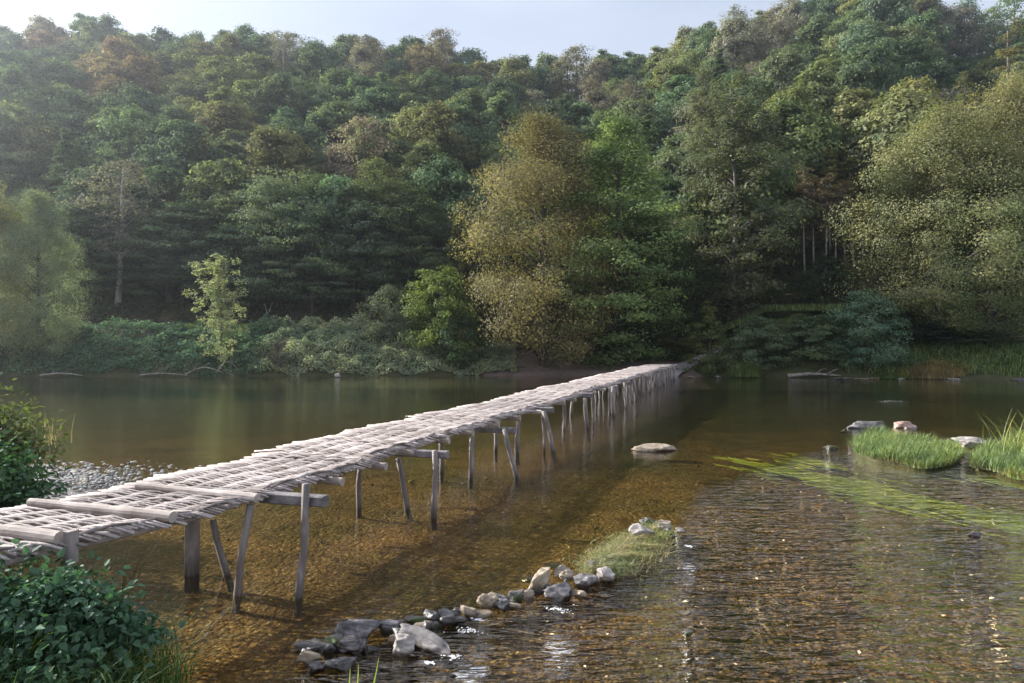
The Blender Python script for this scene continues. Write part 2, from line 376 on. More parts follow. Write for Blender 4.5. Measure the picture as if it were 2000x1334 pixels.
# ------------------------------------------------------------------ setting
def build_setting():
    xs = np.unique(np.concatenate([np.arange(-240, -44, 6), np.arange(-44, 44, 1.0), np.arange(44, 241, 6)]))
    ts = np.concatenate([[-6, -3, -1.5], np.arange(-.6, 3, .3), np.arange(3, 14, .8), np.arange(14, 120, 4), [140, 170]])
    X = np.repeat(xs[None, :], len(ts), 0); Y = shoreY(X) + ts[:, None]
    nz = vnoise(X, Y, .35, 3.0); Z = ground(X, Y) + nz * np.interp(ts, [-6, 0, 3, 14, 40], [.05, .1, .25, .3, 1.0])[:, None]
    V = np.stack([X, Y, Z], -1).reshape(-1, 3); nx, ny = len(xs), len(ts)
    i = np.arange(ny - 1)[:, None] * nx + np.arange(nx - 1)[None, :]
    F = np.stack([i, i + 1, i + nx + 1, i + nx], -1).reshape(-1, 4)
    C = V[F].mean(1); t = C[:, 1] - shoreY(C[:, 0])
    mi = np.where(t > 8.5, 0, 1)
    mud = (C[:, 0] > -.6 + 1.2 * np.sin(C[:, 1] * 2.3)) & (C[:, 0] < 13.5) & (t < 7)
    mi = np.where(mud, 2, mi)
    tag(mesh_obj('hillside', V, F, [HILLM, BANKM, MUDM], None, True, mi), kind='structure')
    # river bed
    xs = np.concatenate([np.arange(-90, -14, 3), np.arange(-14, 16, .25), np.arange(16, 100, 3)])
    ys = np.concatenate([np.arange(-6, 3, 1.0), np.arange(3, 20, .25), np.arange(20, 52, 1.0)])
    def bedz(X, Y):
        n = vnoise(X, Y, .5, 7.0) * .035 + vnoise(X, Y, 2.1, 9.0, 2) * .02
        rf = ripple_mask(X, Y)
        d = -.15 + .03 * rf - .03 * np.clip(Y - 12, 0, 20)
        # stones heaped under the weir line
        dw = seg_dist(X, Y)
        d = d + .05 * np.exp(-(dw / .28) ** 2)
        return d + n
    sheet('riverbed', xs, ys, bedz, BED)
    # water
    xs = np.concatenate([np.arange(-100, -20, 4), np.arange(-20, 30, .25), np.arange(30, 121, 4)])
    ys = np.concatenate([np.arange(-6, 3, .5), np.arange(3, 22, .2), np.arange(22, 53, .6)])
    w = sheet('water', xs, ys, lambda X, Y: X * 0 + .0, WATER)
    me = w.data; co = np.empty(len(me.vertices) * 3, np.float32); me.vertices.foreach_get('co', co); co = co.reshape(-1, 3)
    a = me.attributes.new('ripple', 'FLOAT', 'POINT'); a.data.foreach_set('value', ripple_mask(co[:, 0], co[:, 1]).astype(np.float32))
    # near bank: from under the camera round the left side
    xs = np.arange(-40, 12.1, .3); ys = np.arange(-10, 34.1, .3)
    def nb(X, Y):
        d = near_d(X, Y)                         # >0 on land
        z = np.where(d > 0, np.minimum(.85, .5 * d) + np.clip(d - 3, 0, 12) * .06, d * .5) + vnoise(X, Y, .8, 5.0) * .08
        return np.maximum(z, -.9)
    sheet('near_bank', xs, ys, nb, BANKM)
    # gravel beach tongue
    xs = np.arange(-12, -4.5, .12); ys = np.arange(9, 15.5, .12)
    def gb(X, Y):
        c = np.abs((X + 8.35) * .6 + (Y - 11.9) * .0) ; 
        d = 1 - np.sqrt(((X + 8.5) / 1.9) ** 2 + ((Y - 11.7 + .45 * (X + 8.5)) / 1.2) ** 2) + vnoise(X, Y, 1.6, 6.0) * .4
        return np.where(d < 0, d * .5, d * .1) + vnoise(X, Y, 2.2, 2.0) * .02 + .015
    sheet('gravel_beach', xs, ys, gb, BEACHM)
    # path beyond the bridge
    c = [(9.6, 45.6), (11.0, 47.4), (12.4, 49.6), (14.2, 51.6), (18, 53.2)]
    V = []; F = []
    pts = []
    for a, b in zip(c[:-1], c[1:]):
        for q in range(6): pts.append((a[0] + (b[0] - a[0]) * q / 6, a[1] + (b[1] - a[1]) * q / 6))
    for i, (x, y) in enumerate(pts):
        a = pts[max(0, i - 1)]; b = pts[min(len(pts) - 1, i + 1)]
        d = Vector((b[0] - a[0], b[1] - a[1], 0)).normalized(); s = Vector((-d.y, d.x, 0))
        for k in range(5):
            w = (k - 2) / 2 * .75
            p = Vector((x, y, 0)) + s * w
            V.append((p.x, p.y, gz(p.x, p.y) + .16 + .05 * fbm(p.x, p.y)))
    for i in range(len(pts) - 1):
        for k in range(4):
            b = i * 5 + k; F.append((b, b + 1, b + 6, b + 5))
    tag(mesh_obj('path', V, F, PATHM, None, True), kind='structure')

WEIR = [(-1.9, 4.6), (-1.25, 5.35), (-.25, 6.2), (.55, 6.75), (1.4, 7.6), (2.2, 8.7)]
def seg_dist(X, Y):
    best = np.full(np.shape(X), 1e9)
    for (ax, ay), (bx, by) in zip(WEIR[:-1], WEIR[1:]):
        dx, dy = bx - ax, by - ay; L = dx * dx + dy * dy
        t = np.clip(((X - ax) * dx + (Y - ay) * dy) / L, 0, 1)
        best = np.minimum(best, np.hypot(X - ax - t * dx, Y - ay - t * dy))
    return best
def ripple_mask(X, Y):
    """riffle below the weir and right of it"""
    yl = np.interp(X, [-2.2, -1.25, .55, 2.2, 3.2, 6, 9, 16, 40], [4.3, 5.3, 6.7, 8.9, 11.5, 14.5, 16.5, 19, 24])
    m = sstep(-.2, .9, yl - Y) * sstep(-2.6, -1.2, X)
    far = np.interp(Y, [4, 7, 11, 18, 26, 50], [1, 1, .75, .4, .12, .05])
    return np.clip(m * far, 0, 1) + .03 * sstep(2, 14, X)
def near_d(X, Y):
    # shoreline x as a function of y on the left, and y = 3.4 under the camera
    xl = np.interp(Y, [-10, 2.5, 4.0, 5.2, 7, 9.5, 12, 16, 24, 34], [-2.6, -2.6, -3.0, -3.75, -5.3, -7.1, -9.2, -12.6, -20, -30])
    left = (xl - X)
    under = 2.9 - Y
    return np.maximum(left * .8, under)

# ------------------------------------------------------------------ bridge
BD = Vector((.3265, .9452, 0)); BC = Vector((.9452, -.3265, 0))
B0 = Vector((-4.56, 2.75, 0))                     # centre line start
BL = 45.0
def deck_z(s):
    return .93 + .014 * math.sin(s * 2.9) + .02 * math.sin(s * .7 + 1) + .22 * max(0, 1 - s / 3.2)
def bp(s, u, z=0): 
    p = B0 + BD * s + BC * u; return Vector((p.x, p.y, z))

def build_bridge():
    rnd = random.Random(4)
    root = thing('footbridge', 'long footbridge of pale woven hurdles on wooden posts across the river', 'footbridge', bp(0, 0, 0))
    org = bp(0, 0, 0); inv = lambda p: p - org
    HW = .76; L = 2.15; n = int(BL / L)
    for i in range(n):
        s0 = i * L - .05; m = MB(); skew = rnd.uniform(-.13, .13); shift = rnd.uniform(-.05, .05)
        zo = .012 * (i % 2)
        far = i > 9
        step = .03 if not far else .04
        poles = [-.6, -.3, 0, .3, .6]
        k = 0; s = 0
        while s < L + .08:
            r = rnd.uniform(.0105, .0145) * (1.25 if far else 1)
            la = HW - .04 + rnd.uniform(-.06, .12) + (.24 if k % 2 else 0); ra = HW + rnd.uniform(-.08, .06) + (.08 if k % 2 else 0)
            if rnd.random() < .1: la += .1
            if rnd.random() < .045: s += step; k += 1; continue
            seg = 13 if not far else 9
            pts = []; a = rnd.uniform(-.016, .016) if rnd.random() > .12 else rnd.uniform(-.06, .06); bow = rnd.uniform(-.014, .014)
            for q in range(seg):
                u = -la + (la + ra) * q / (seg - 1)
                ph = math.cos((u + .6) / .3 * math.pi) if abs(u) < .65 else math.cos(.05 / .3 * math.pi) * max(.25, 1 - (abs(u) - .65) / .3)
                z = deck_z(s0 + s + u * (skew + a)) + zo + (.02 * ph if k % 2 else -.02 * ph) + (.0 if abs(u) < .7 else -.02 * (abs(u) - .7) / .1 * .5)
                pts.append(inv(bp(s0 + s + u * (skew + a) + bow * math.cos(u * 2), u + shift, z)))
            m.tube(pts, [r * (1.1 - .2 * q / seg) for q in range(seg)], 5 if not far else 4)
            s += step * rnd.uniform(.65, 1.35); k += 1
        # poles that run along the hurdle, with bundles of rods plaited along them
        for u in poles:
            ss = [(-.06 + (L + .12) * q / 10) for q in range(11)]
            m.tube([inv(bp(s0 + q, u + shift + .01 * math.sin(q * 5), deck_z(s0 + q) + zo + .005 * math.sin(q * 9))) for q in ss], .014, 6)
        for u in (.66,):
            for c in range((1 if rnd.random() < .4 else 0) if abs(u) < .6 else 2):
                du = rnd.uniform(-.035, .035)
                nq = 15
                ph0 = rnd.random() * 6; wl = rnd.uniform(.5, .8)
                st = rnd.uniform(0, .25); en = L - rnd.uniform(0, .3)
                pts = []
                for q in range(nq):
                    t = st + (en - st) * q / (nq - 1)
                    up = .030 + .016 * math.sin(t / wl * 2 * math.pi + ph0) if abs(u) < .6 else .026 + .014 * math.sin(t * 11 + ph0)
                    pts.append(inv(bp(s0 + t, u + shift + du + .014 * math.sin(t * 3 + ph0), deck_z(s0 + t) + zo + up)))
                m.tube(pts, rnd.uniform(.009, .013), 5)
        m.build('hurdle_panel', ROD, root, True)
    # edge stringers under the deck
    for u in (-.62, .62):
        m = MB()
        pts = [inv(bp(s, u + .02 * math.sin(s), deck_z(s) - .06)) for s in np.arange(-.2, BL - .2, .8)]
        m.tube(pts, .032, 7); m.build('stringer', LOG, root, True)
    # logs laid across
    ys = [4.62, 5.48, 6.4, 7.7, 8.6, 9.5, 10.6, 11.4, 12.6]
    ss = [(y - B0.y + .26) / BD.y for y in ys]
    while ss[-1] < BL - 2: ss.append(ss[-1] + rnd.uniform(1.05, 1.35))
    for j, s in enumerate(ss):
        m = MB(); top = j < 2 or (j == 2)
        z = deck_z(s) + (.065 if j < 2 else (.05 if j == 2 else -.075)); r = .047 if j < 3 else rnd.uniform(.045, .06)
        a, b = -.84, .86 + rnd.uniform(-.04, .05)
        if j == 0: a, b = -.9, .78
        if j == 1: a, b = -.7, .84
        if j == 2: a, b = -.55, .86
        pts = [inv(bp(s + .05 * (q / 8 - .5) + .002 * math.sin(q * 2), a + (b - a) * q / 8, z + .002 * math.sin(q * 1.3) - (.03 if j == 2 else .01) * q / 8)) for q in range(9)]
        m.tube(pts, [r * (.8 + .25 * q / 8) + .003 * math.sin(q * 2.2) for q in range(9)], 12); m.build('cross_log', LOG, root, False)
    # short upright block holding the first log
    m = MB(); m.box(inv(bp(ss[0] + .06, .84, deck_z(ss[0]) - .12)), inv(bp(ss[0] + .06, .84, deck_z(ss[0]) + .1)), .05, .085, BD); m.build('end_block', POST, root)
    # posts measured off the photograph: (top px, bottom px at the waterline, radius)
    P = [((376, 1005), (375, 1122), .052, 'sq'), ((415, 1015), (443, 1122), .036, ''), ((487, 985), (463, 1162), .038, ''), ((600, 945), (585, 1167), .038, ''),
         ((703, 915), (700, 992), .04, ''), ((777, 895), (797, 995), .042, ''), ((850, 880), (848, 1012), .042, ''),
         ((862, 855), (862, 922), .045, ''), ((923, 845), (919, 936), .048, ''), ((985, 838), (1008, 933), .045, ''), ((968, 828), (968, 880), .045, ''), ((1012, 812), (1010, 887), .052, ''),
         ((1060, 803), (1063, 882), .03, ''), ((1063, 803), (1081, 883), .05, ''), ((1103, 784), (1101, 839), .05, ''), ((1119, 777), (1115, 811), .05, ''), ((1142, 778), (1147, 838), .06, ''),
         ((1157, 772), (1158, 826), .04, ''), ((1163, 758), (1164, 789), .045, ''), ((1191, 756), (1190, 808), .045, ''), ((1196, 755), (1198, 813), .06, ''),
         ((1221, 747), (1218, 772), .05, ''), ((1223, 747), (1235, 786), .05, ''), ((1220, 747), (1222, 797), .05, '')]
    for (tx, ty), (bx, by), r, f in P:
        Yb = FPX * CAMZ / (by - 667); b = pt(bx, by, Yb); t = pt(tx, ty, Yb + .02)
        # keep the top under or beside the deck
        d = (b - t); b2 = b + d.normalized() * .75
        mm = MB()
        if f: mm.box(inv(b2), inv(t), .105, .12, (.3, 1, 0))
        else:
            kk = [inv(b2.lerp(t, q / 6)) + Vector((.012 * math.sin(q * 1.7 + bx), .01 * math.cos(q * 2.1 + by), 0)) for q in range(7)]
            mm.tube(kk, [r * (1.05 - .02 * q + .05 * math.sin(q * 2 + tx)) for q in range(7)], 9)
        mm.build('post', POST, root, True if not f else False)
    s = 27.0
    while s < BL - .6:
        for u in (-.7, -.2, .35, .8):
            if rnd.random() < .12: continue
            du = rnd.uniform(-.25, .25); ds = rnd.uniform(-.2, .2)
            a = bp(s + ds, u + du, -.7); b = bp(s, u, deck_z(s) - .05); r = rnd.uniform(.04, .055)
            mm = MB(); mm.tube([inv(a.lerp(b, q / 4)) + Vector((rnd.uniform(-.02, .02), 0, 0)) for q in range(5)], [r * (1.1 - .05 * q) for q in range(5)], 7)
            mm.build('post', POST, root, True)
        s += rnd.uniform(1.15, 1.6)
    # cross beams that stick out to the right: (end px, Y), length
    for (ex, ey, Y, ln, w) in ((636, 979, 6.45, 1.5, .105), (875, 888, 9.35, 1.6, .1), (1008, 841, 13.0, 1.5, .11), (1081, 801, 15.2, 1.5, .12),
                               (1157, 772, 19.0, 1.6, .13), (1207, 757, 23.2, 1.7, .13), (1236, 746, 27.5, 1.6, .13)):
        e = pt(ex, ey, Y); a = e - BC * ln - Vector((0, 0, .02))
        mm = MB(); mm.box(inv(a), inv(e), w, w * 1.0); mm.build('cross_beam', BEAM, root)
    return root

# ------------------------------------------------------------------ trees
def trunk_mb(H, r, rng, lean=.03, tips=None, base=.35, rod=.02):
    m = MB(); pts = []; x = y = 0.0
    n = 9
    for q in range(n):
        pts.append(Vector((x, y, H * q / (n - 1)))); x += rng.normal() * lean * H / n; y += rng.normal() * lean * H / n
    pts[0].z = -.6
    m.tube(pts, [r * (1.25 if q == 0 else 1) * (1 - .82 * q / (n - 1)) for q in range(n)], 8)
    if tips is not None:
        for tp in tips:
            tp = Vector(tp); hz = min(max(tp.z - .35 * math.hypot(tp.x, tp.y) - .5, base * H * .6), H * .93)
            f = hz / H * (n - 1); i = int(f); a = pts[i].lerp(pts[min(i + 1, n - 1)], f - i)
            mid = a.lerp(tp, .5) + Vector((0, 0, .12 * (tp - a).length))
            rr = max(r * .35 * (1 - hz / H), .025)
            m.tube([a, mid, tp], [rr, rr * .6, rod * .6], 5, False)
    return m

def make_crown(form, H, R, rng, nclust, per, ls, base=.25, flat=.55, ragged=.25, asp=.6, droop=0.0):
    """returns leaf cloud and cluster centres"""
    C = []; hs = []
    ph = rng.random(6) * 6.28
    for _ in range(nclust):
        h = rng.random() ** .85
        a = rng.random() * 2 * np.pi
        if form == 'round': prof = math.sqrt(max(0.02, 1 - (2 * h - .95) ** 2)) if h > .3 else .6 + h * 1.2
        elif form == 'oval': prof = math.sin(min(1, h * .92 + .08) * math.pi) ** .55
        elif form == 'cone': prof = (1 - h) ** .8 * 1.0 + .06
        elif form == 'column': prof = (math.sin(min(1, h * .85 + .13) * math.pi) ** .4) * .9
        elif form == 'dome': prof = math.sqrt(max(0.0, 1 - ((h - .38) / .62) ** 2)) if h > .38 else .72 + .28 * h / .38
        elif form == 'wide': prof = math.sqrt(max(0, 1 - h ** 2.2)) * .95 + .1
        prof *= 1 + ragged * (math.sin(2 * a + ph[0] + 3 * h) * .5 + math.sin(3 * a + ph[1] - 5 * h) * .5) + rng.normal() * ragged * .25
        rr = R * max(.05, prof) * (rng.random() ** {'dome': .3, 'column': .6}.get(form, .38))
        z = H * (base + (1 - base) * h * (.97 + .06 * math.sin(a * 2 + ph[2]))) - droop * rr
        C.append((rr * math.cos(a), rr * math.sin(a), z)); hs.append(h)
    C = np.array(C)
    allP = []; allN = []
    for c, h in zip(C, hs):
        s = R * ((.17 + .16 * rng.random()) if form != 'dome' else (.2 + .2 * rng.random())) * (1.0 if form != 'cone' else (.55 + .6 * (1 - h)))
        n = int(per * (.6 + .8 * rng.random()))
        p = rng.normal(size=(n, 3)); p = norm(p) * (rng.random((n, 1)) ** .45)
        out = np.array([c[0], c[1], 0]) / (np.hypot(c[0], c[1]) + .3)
        q = p.copy(); q[:, 2] *= flat * (.7 + .6 * rng.random())
        # sprays reach outward
        q = q * s; q += out * (p @ out)[:, None] * s * .35
        if droop: q[:, 2] -= droop * .6 * np.hypot(q[:, 0], q[:, 1])
        allP.append(c + q)
        cc = np.array([0, 0, H * (base + (1 - base) * .35)]); rad = norm((c + q - cc) / np.array([R, R, H * .4]))
        allN.append(p * .65 + rad * .75 + np.array([0, 0, .3]) + rng.normal(size=(n, 3)) * .4)
    P = np.concatenate(allP); N = np.concatenate(allN)
    V, F = leaf_quads(P, N, ls, asp, rng)
    return V, F, C

PROTO = {}
def proto(key, form, H, R, nclust, per, ls, seed, **kw):
    rng = np.random.default_rng(seed)
    bark = kw.pop('bark', BARK); tr = kw.pop('tr', H * .016 + .05); tips = kw.pop('tips', 26)
    V, F, C = make_crown(form, H, R, rng, nclust, per, ls, **kw)
    cm = mesh_obj('crown', V, F, LEAF)
    sel = C[rng.permutation(len(C))[:tips]]
    tm = trunk_mb(H * .96, tr, rng, .03, sel, kw.get('base', .25)).build('trunk', bark, None, True)
    me = (cm.data, tm.data)
    bpy.data.objects.remove(cm); bpy.data.objects.remove(tm)
    PROTO[key] = me; return me

def plant_tree(key, name, label, cat, loc, rz, sc, color, group=None, sz=None, tilt=0):
    r = thing(name, label, cat, loc, rz, group)
    r.scale = (sc, sc, sc * (sz or 1)); r.rotation_euler = (tilt, tilt * .5, rz)
    cme, tme = PROTO[key]
    c = bpy.data.objects.new('crown', cme); COL.objects.link(c); c.parent = r; c.color = (*color, 1)
    t = bpy.data.objects.new('trunk', tme); COL.objects.link(t); t.parent = r
    return r

def build_protos():
    # far and middle forest, heights in metres
    proto('beech1', 'dome', 15, 4.6, 105, 120, 0.42, 11, base=.3, flat=.6, ragged=.2)
    proto('beech2', 'dome', 16, 4.3, 100, 120, 0.42, 12, base=.25, flat=.5, ragged=.25)
    proto('oak1', 'dome', 14, 5.0, 95, 130, 0.44, 13, base=.3, flat=.7, ragged=.3)
    proto('oak2', 'dome', 14, 5.2, 100, 130, 0.44, 14, base=.28, flat=.65, ragged=.25)
    proto('ash1', 'dome', 17, 4.0, 95, 110, 0.40, 15, base=.35, ragged=.35, flat=.8)
    proto('lime1', 'dome', 15, 4.2, 100, 120, 0.41, 16, base=.22, flat=.5)
    proto('hornbeam', 'dome', 12, 4.5, 110, 110, .32, 17, base=.1, flat=.35, ragged=.3)
    proto('spruce', 'cone', 17, 3.6, 150, 70, .34, 18, base=.08, flat=.28, ragged=.2, droop=.35, asp=.4, tips=50)
    proto('bare', 'dome', 16, 3.8, 80, 55, .26, 19, base=.3, bark=PALEBARK, tips=50, ragged=.4)
    proto('airy', 'dome', 18, 4.2, 75, 70, .32, 20, base=.35, tips=40, ragged=.45)

GREENS = [(.150, .188, .098), (.128, .178, .108), (.180, .210, .104), (.118, .160, .098), (.165, .192, .118), (.138, .192, .104)]
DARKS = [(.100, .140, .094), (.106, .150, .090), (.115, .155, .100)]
OLIVE = [(.205, .212, .098), (.220, .218, .105), (.190, .212, .095)]
RUST = [(.245, .185, .115), (.26, .195, .115), (.225, .185, .115)]
GREY = [(.205, .19, .155), (.22, .195, .160)]
CNAME = {}
ORD = ['first', 'second', 'third', 'fourth', 'fifth', 'sixth', 'seventh', 'eighth', 'ninth', 'tenth', 'eleventh', 'twelfth', 'thirteenth', 'fourteenth', 'fifteenth',
       'sixteenth', 'seventeenth', 'eighteenth', 'nineteenth', 'twentieth', 'twenty-first', 'twenty-second', 'twenty-third', 'twenty-fourth', 'twenty-fifth',
       'twenty-sixth', 'twenty-seventh', 'twenty-eighth', 'twenty-ninth', 'thirtieth', 'thirty-first', 'thirty-second', 'thirty-third', 'thirty-fourth', 'thirty-fifth']
# patches of colour seen in the photograph: (px, py, palette)
PATCH = [(230, 165, RUST, 60), (330, 165, OLIVE, 60), (390, 130, OLIVE, 40), (560, 110, GREY, 40), (720, 150, GREY, 45), (830, 140, RUST, 35), (880, 90, OLIVE, 50), (960, 190, RUST, 55),
         (820, 300, OLIVE, 70), (880, 110, GREY, 40), (1150, 180, GREY, 70), (1310, 110, OLIVE, 75), (1370, 80, OLIVE, 45), (1460, 110, GREY, 60), (1530, 70, GREY, 60),
         (90, 95, RUST, 50), (60, 260, OLIVE, 50), (450, 190, OLIVE, 90), (400, 250, OLIVE, 60), (1640, 130, OLIVE, 60), (1600, 220, GREENS, 70), (880, 430, OLIVE, 40)]

def build_forest():
    rnd = random.Random(21)
    rows = []; rest = []; count = 0
    Y = 62.0; r = 0
    while Y < 141:
        row = []
        sp = 5.55 + (Y - 60) * .018
        half = Y * .775 + 4
        x = -half + rnd.uniform(0, sp)
        while x < half:
            row.append((x + rnd.uniform(-1.2, 1.2), Y + rnd.uniform(-1.7, 1.7))); x += sp * rnd.uniform(.85, 1.15) * (.74 if Y > 118 else 1)
        rows.append(row); Y += sp * .98; r += 1
    total = sum(len(q) for q in rows); print('forest trees', total)
    for ri, row in enumerate(rows):
        row.sort(key=lambda p: p[0] / p[1])
        for ti, (x, y) in enumerate(row):
            z = gz(x, y); px = 1000 + FPX * x / y
            py = 667 - FPX * (z + 9 - CAMZ) / y
            ridge = ri >= len(rows) - 2
            gap = 1830 < px < 1985 and ri >= len(rows) - 4
            if 1545 < px < 1735 and ri < 2: continue
            pal = None
            for (qx, qy, pl, rad) in PATCH:
                if math.hypot(px - qx, py - qy) < rad * .75: pal = pl
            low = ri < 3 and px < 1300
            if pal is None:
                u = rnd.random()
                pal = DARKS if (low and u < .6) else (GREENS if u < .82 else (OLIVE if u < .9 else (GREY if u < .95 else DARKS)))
            if pal in (GREY,): key = rnd.choice(['bare', 'airy', 'ash1'])
            elif pal is DARKS: key = rnd.choice(['hornbeam', 'spruce', 'lime1', 'hornbeam'])
            else: key = rnd.choice(['beech1', 'beech2', 'oak1', 'oak2', 'ash1', 'lime1'])
            if gap: sc_gap = 1.3
            else: sc_gap = 1
            if gap: key = 'airy' if rnd.random() < .7 else 'bare'
            c = rnd.choice(pal); j = rnd.uniform(.85, 1.18); c = tuple(v * j * rnd.uniform(.94, 1.06) for v in c)
            cn = {id(GREENS): 'mid-green', id(DARKS): 'dark green', id(OLIVE): 'yellow-olive', id(RUST): 'rust-orange', id(GREY): 'thin grey-brown'}[id(pal)]
            kn = {'spruce': 'conifer', 'hornbeam': 'layered tree', 'bare': 'half-bare tree', 'airy': 'open-crowned tree'}.get(key, 'leafy tree')
            nm = {'spruce': 'conifer_tree', 'bare': 'bare_tree'}.get(key, 'forest_tree')
            sc = rnd.uniform(.66, .92) * (.92 if ridge else 1)
            sc *= sc_gap
            if y > 118: sc = sc * .5 + .42
            if 1790 < px: sc *= .95
            if px < -40 and ri < 4: sc *= .62
            if ti < len(row) / 2: pos = '%s from the left' % ORD[ti]
            else: pos = '%s from the right' % ORD[len(row) - 1 - ti]
            lab = '%s %s %s in the %s row up the wooded hill' % (cn, kn, pos, ORD[ri])
            rz_, sz_, tl_ = rnd.uniform(0, 6.28), rnd.uniform(.88, 1.1), rnd.uniform(-.03, .03)
            if count < 285:
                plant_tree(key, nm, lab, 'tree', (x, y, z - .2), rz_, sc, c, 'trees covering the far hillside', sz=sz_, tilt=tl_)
            else: rest.append((key, (x, y, z - .2), rz_, sc, sz_, c))
            count += 1
    # trees past the 285 nearest: one object
    print('ridge rest', len(rest))
    VV = []; FF = []; CC = []; MI = []; k = 0
    cache = {}
    for key, loc, rz, sc, sz, c in rest:
        if key not in cache:
            out = []
            for mi, me in enumerate(PROTO[key]):
                v = np.empty(len(me.vertices) * 3, np.float32); me.vertices.foreach_get('co', v); v = v.reshape(-1, 3)
                f = np.array([tuple(p.vertices) if len(p.vertices) == 4 else tuple(p.vertices)[:3] + (p.vertices[0],) for p in me.polygons if len(p.vertices) == 4], dtype=np.int32)
                if mi == 0: f = f[::2]
                out.append((v, f))
            cache[key] = out
        ca, sa = math.cos(rz), math.sin(rz)
        for mi, (v, f) in enumerate(cache[key]):
            if mi == 0:
                v = v.reshape(-1, 4, 3)[::2]; cen = v.mean(1, keepdims=True); v = (cen + (v - cen) * 1.35).reshape(-1, 3); f = np.arange(len(v)).reshape(-1, 4)
            w = np.stack([(v[:, 0] * ca - v[:, 1] * sa) * sc, (v[:, 0] * sa + v[:, 1] * ca) * sc, v[:, 2] * sc * sz], 1) + np.array(loc)
            VV.append(w); FF.append(f + k); k += len(w); MI.append(np.full(len(f), mi)); CC.append(np.tile(np.array([*c, 1.0]), (len(w), 1)))
    o = mesh_obj('ridge_trees', np.concatenate(VV), np.concatenate(FF), [RIDGELEAF, BARK], None, False, np.concatenate(MI))
    a = o.data.attributes.new('tint', 'FLOAT_COLOR', 'POINT'); a.data.foreach_set('color', np.concatenate(CC).astype(np.float32).ravel())
    tag(o, 'small distant trees along the top of the wooded ridge', 'trees', kind='stuff')

def place_px(px, pbase, Y, z=None):
    x = (px - 1000) / FPX * Y
    return (x, Y, (gz(x, Y) if z is None else z) - .15)

def special(key, name, label, cat, px, Y, top_py, Hp, color, wpx=None, Rp=None, rz=0.0, dz=0, group=None):
    """tree of prototype height Hp scaled so that its top reaches top_py in the photo"""
    loc = place_px(px, 0, Y); loc = (loc[0], loc[1], loc[2] + dz)
    H = CAMZ + (667 - top_py) / FPX * Y - loc[2]
    sc = H / Hp
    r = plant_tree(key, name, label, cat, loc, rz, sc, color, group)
    if wpx and Rp:
        w = wpx / FPX * Y / (2 * Rp); r.scale = (w, w, sc)
    return r

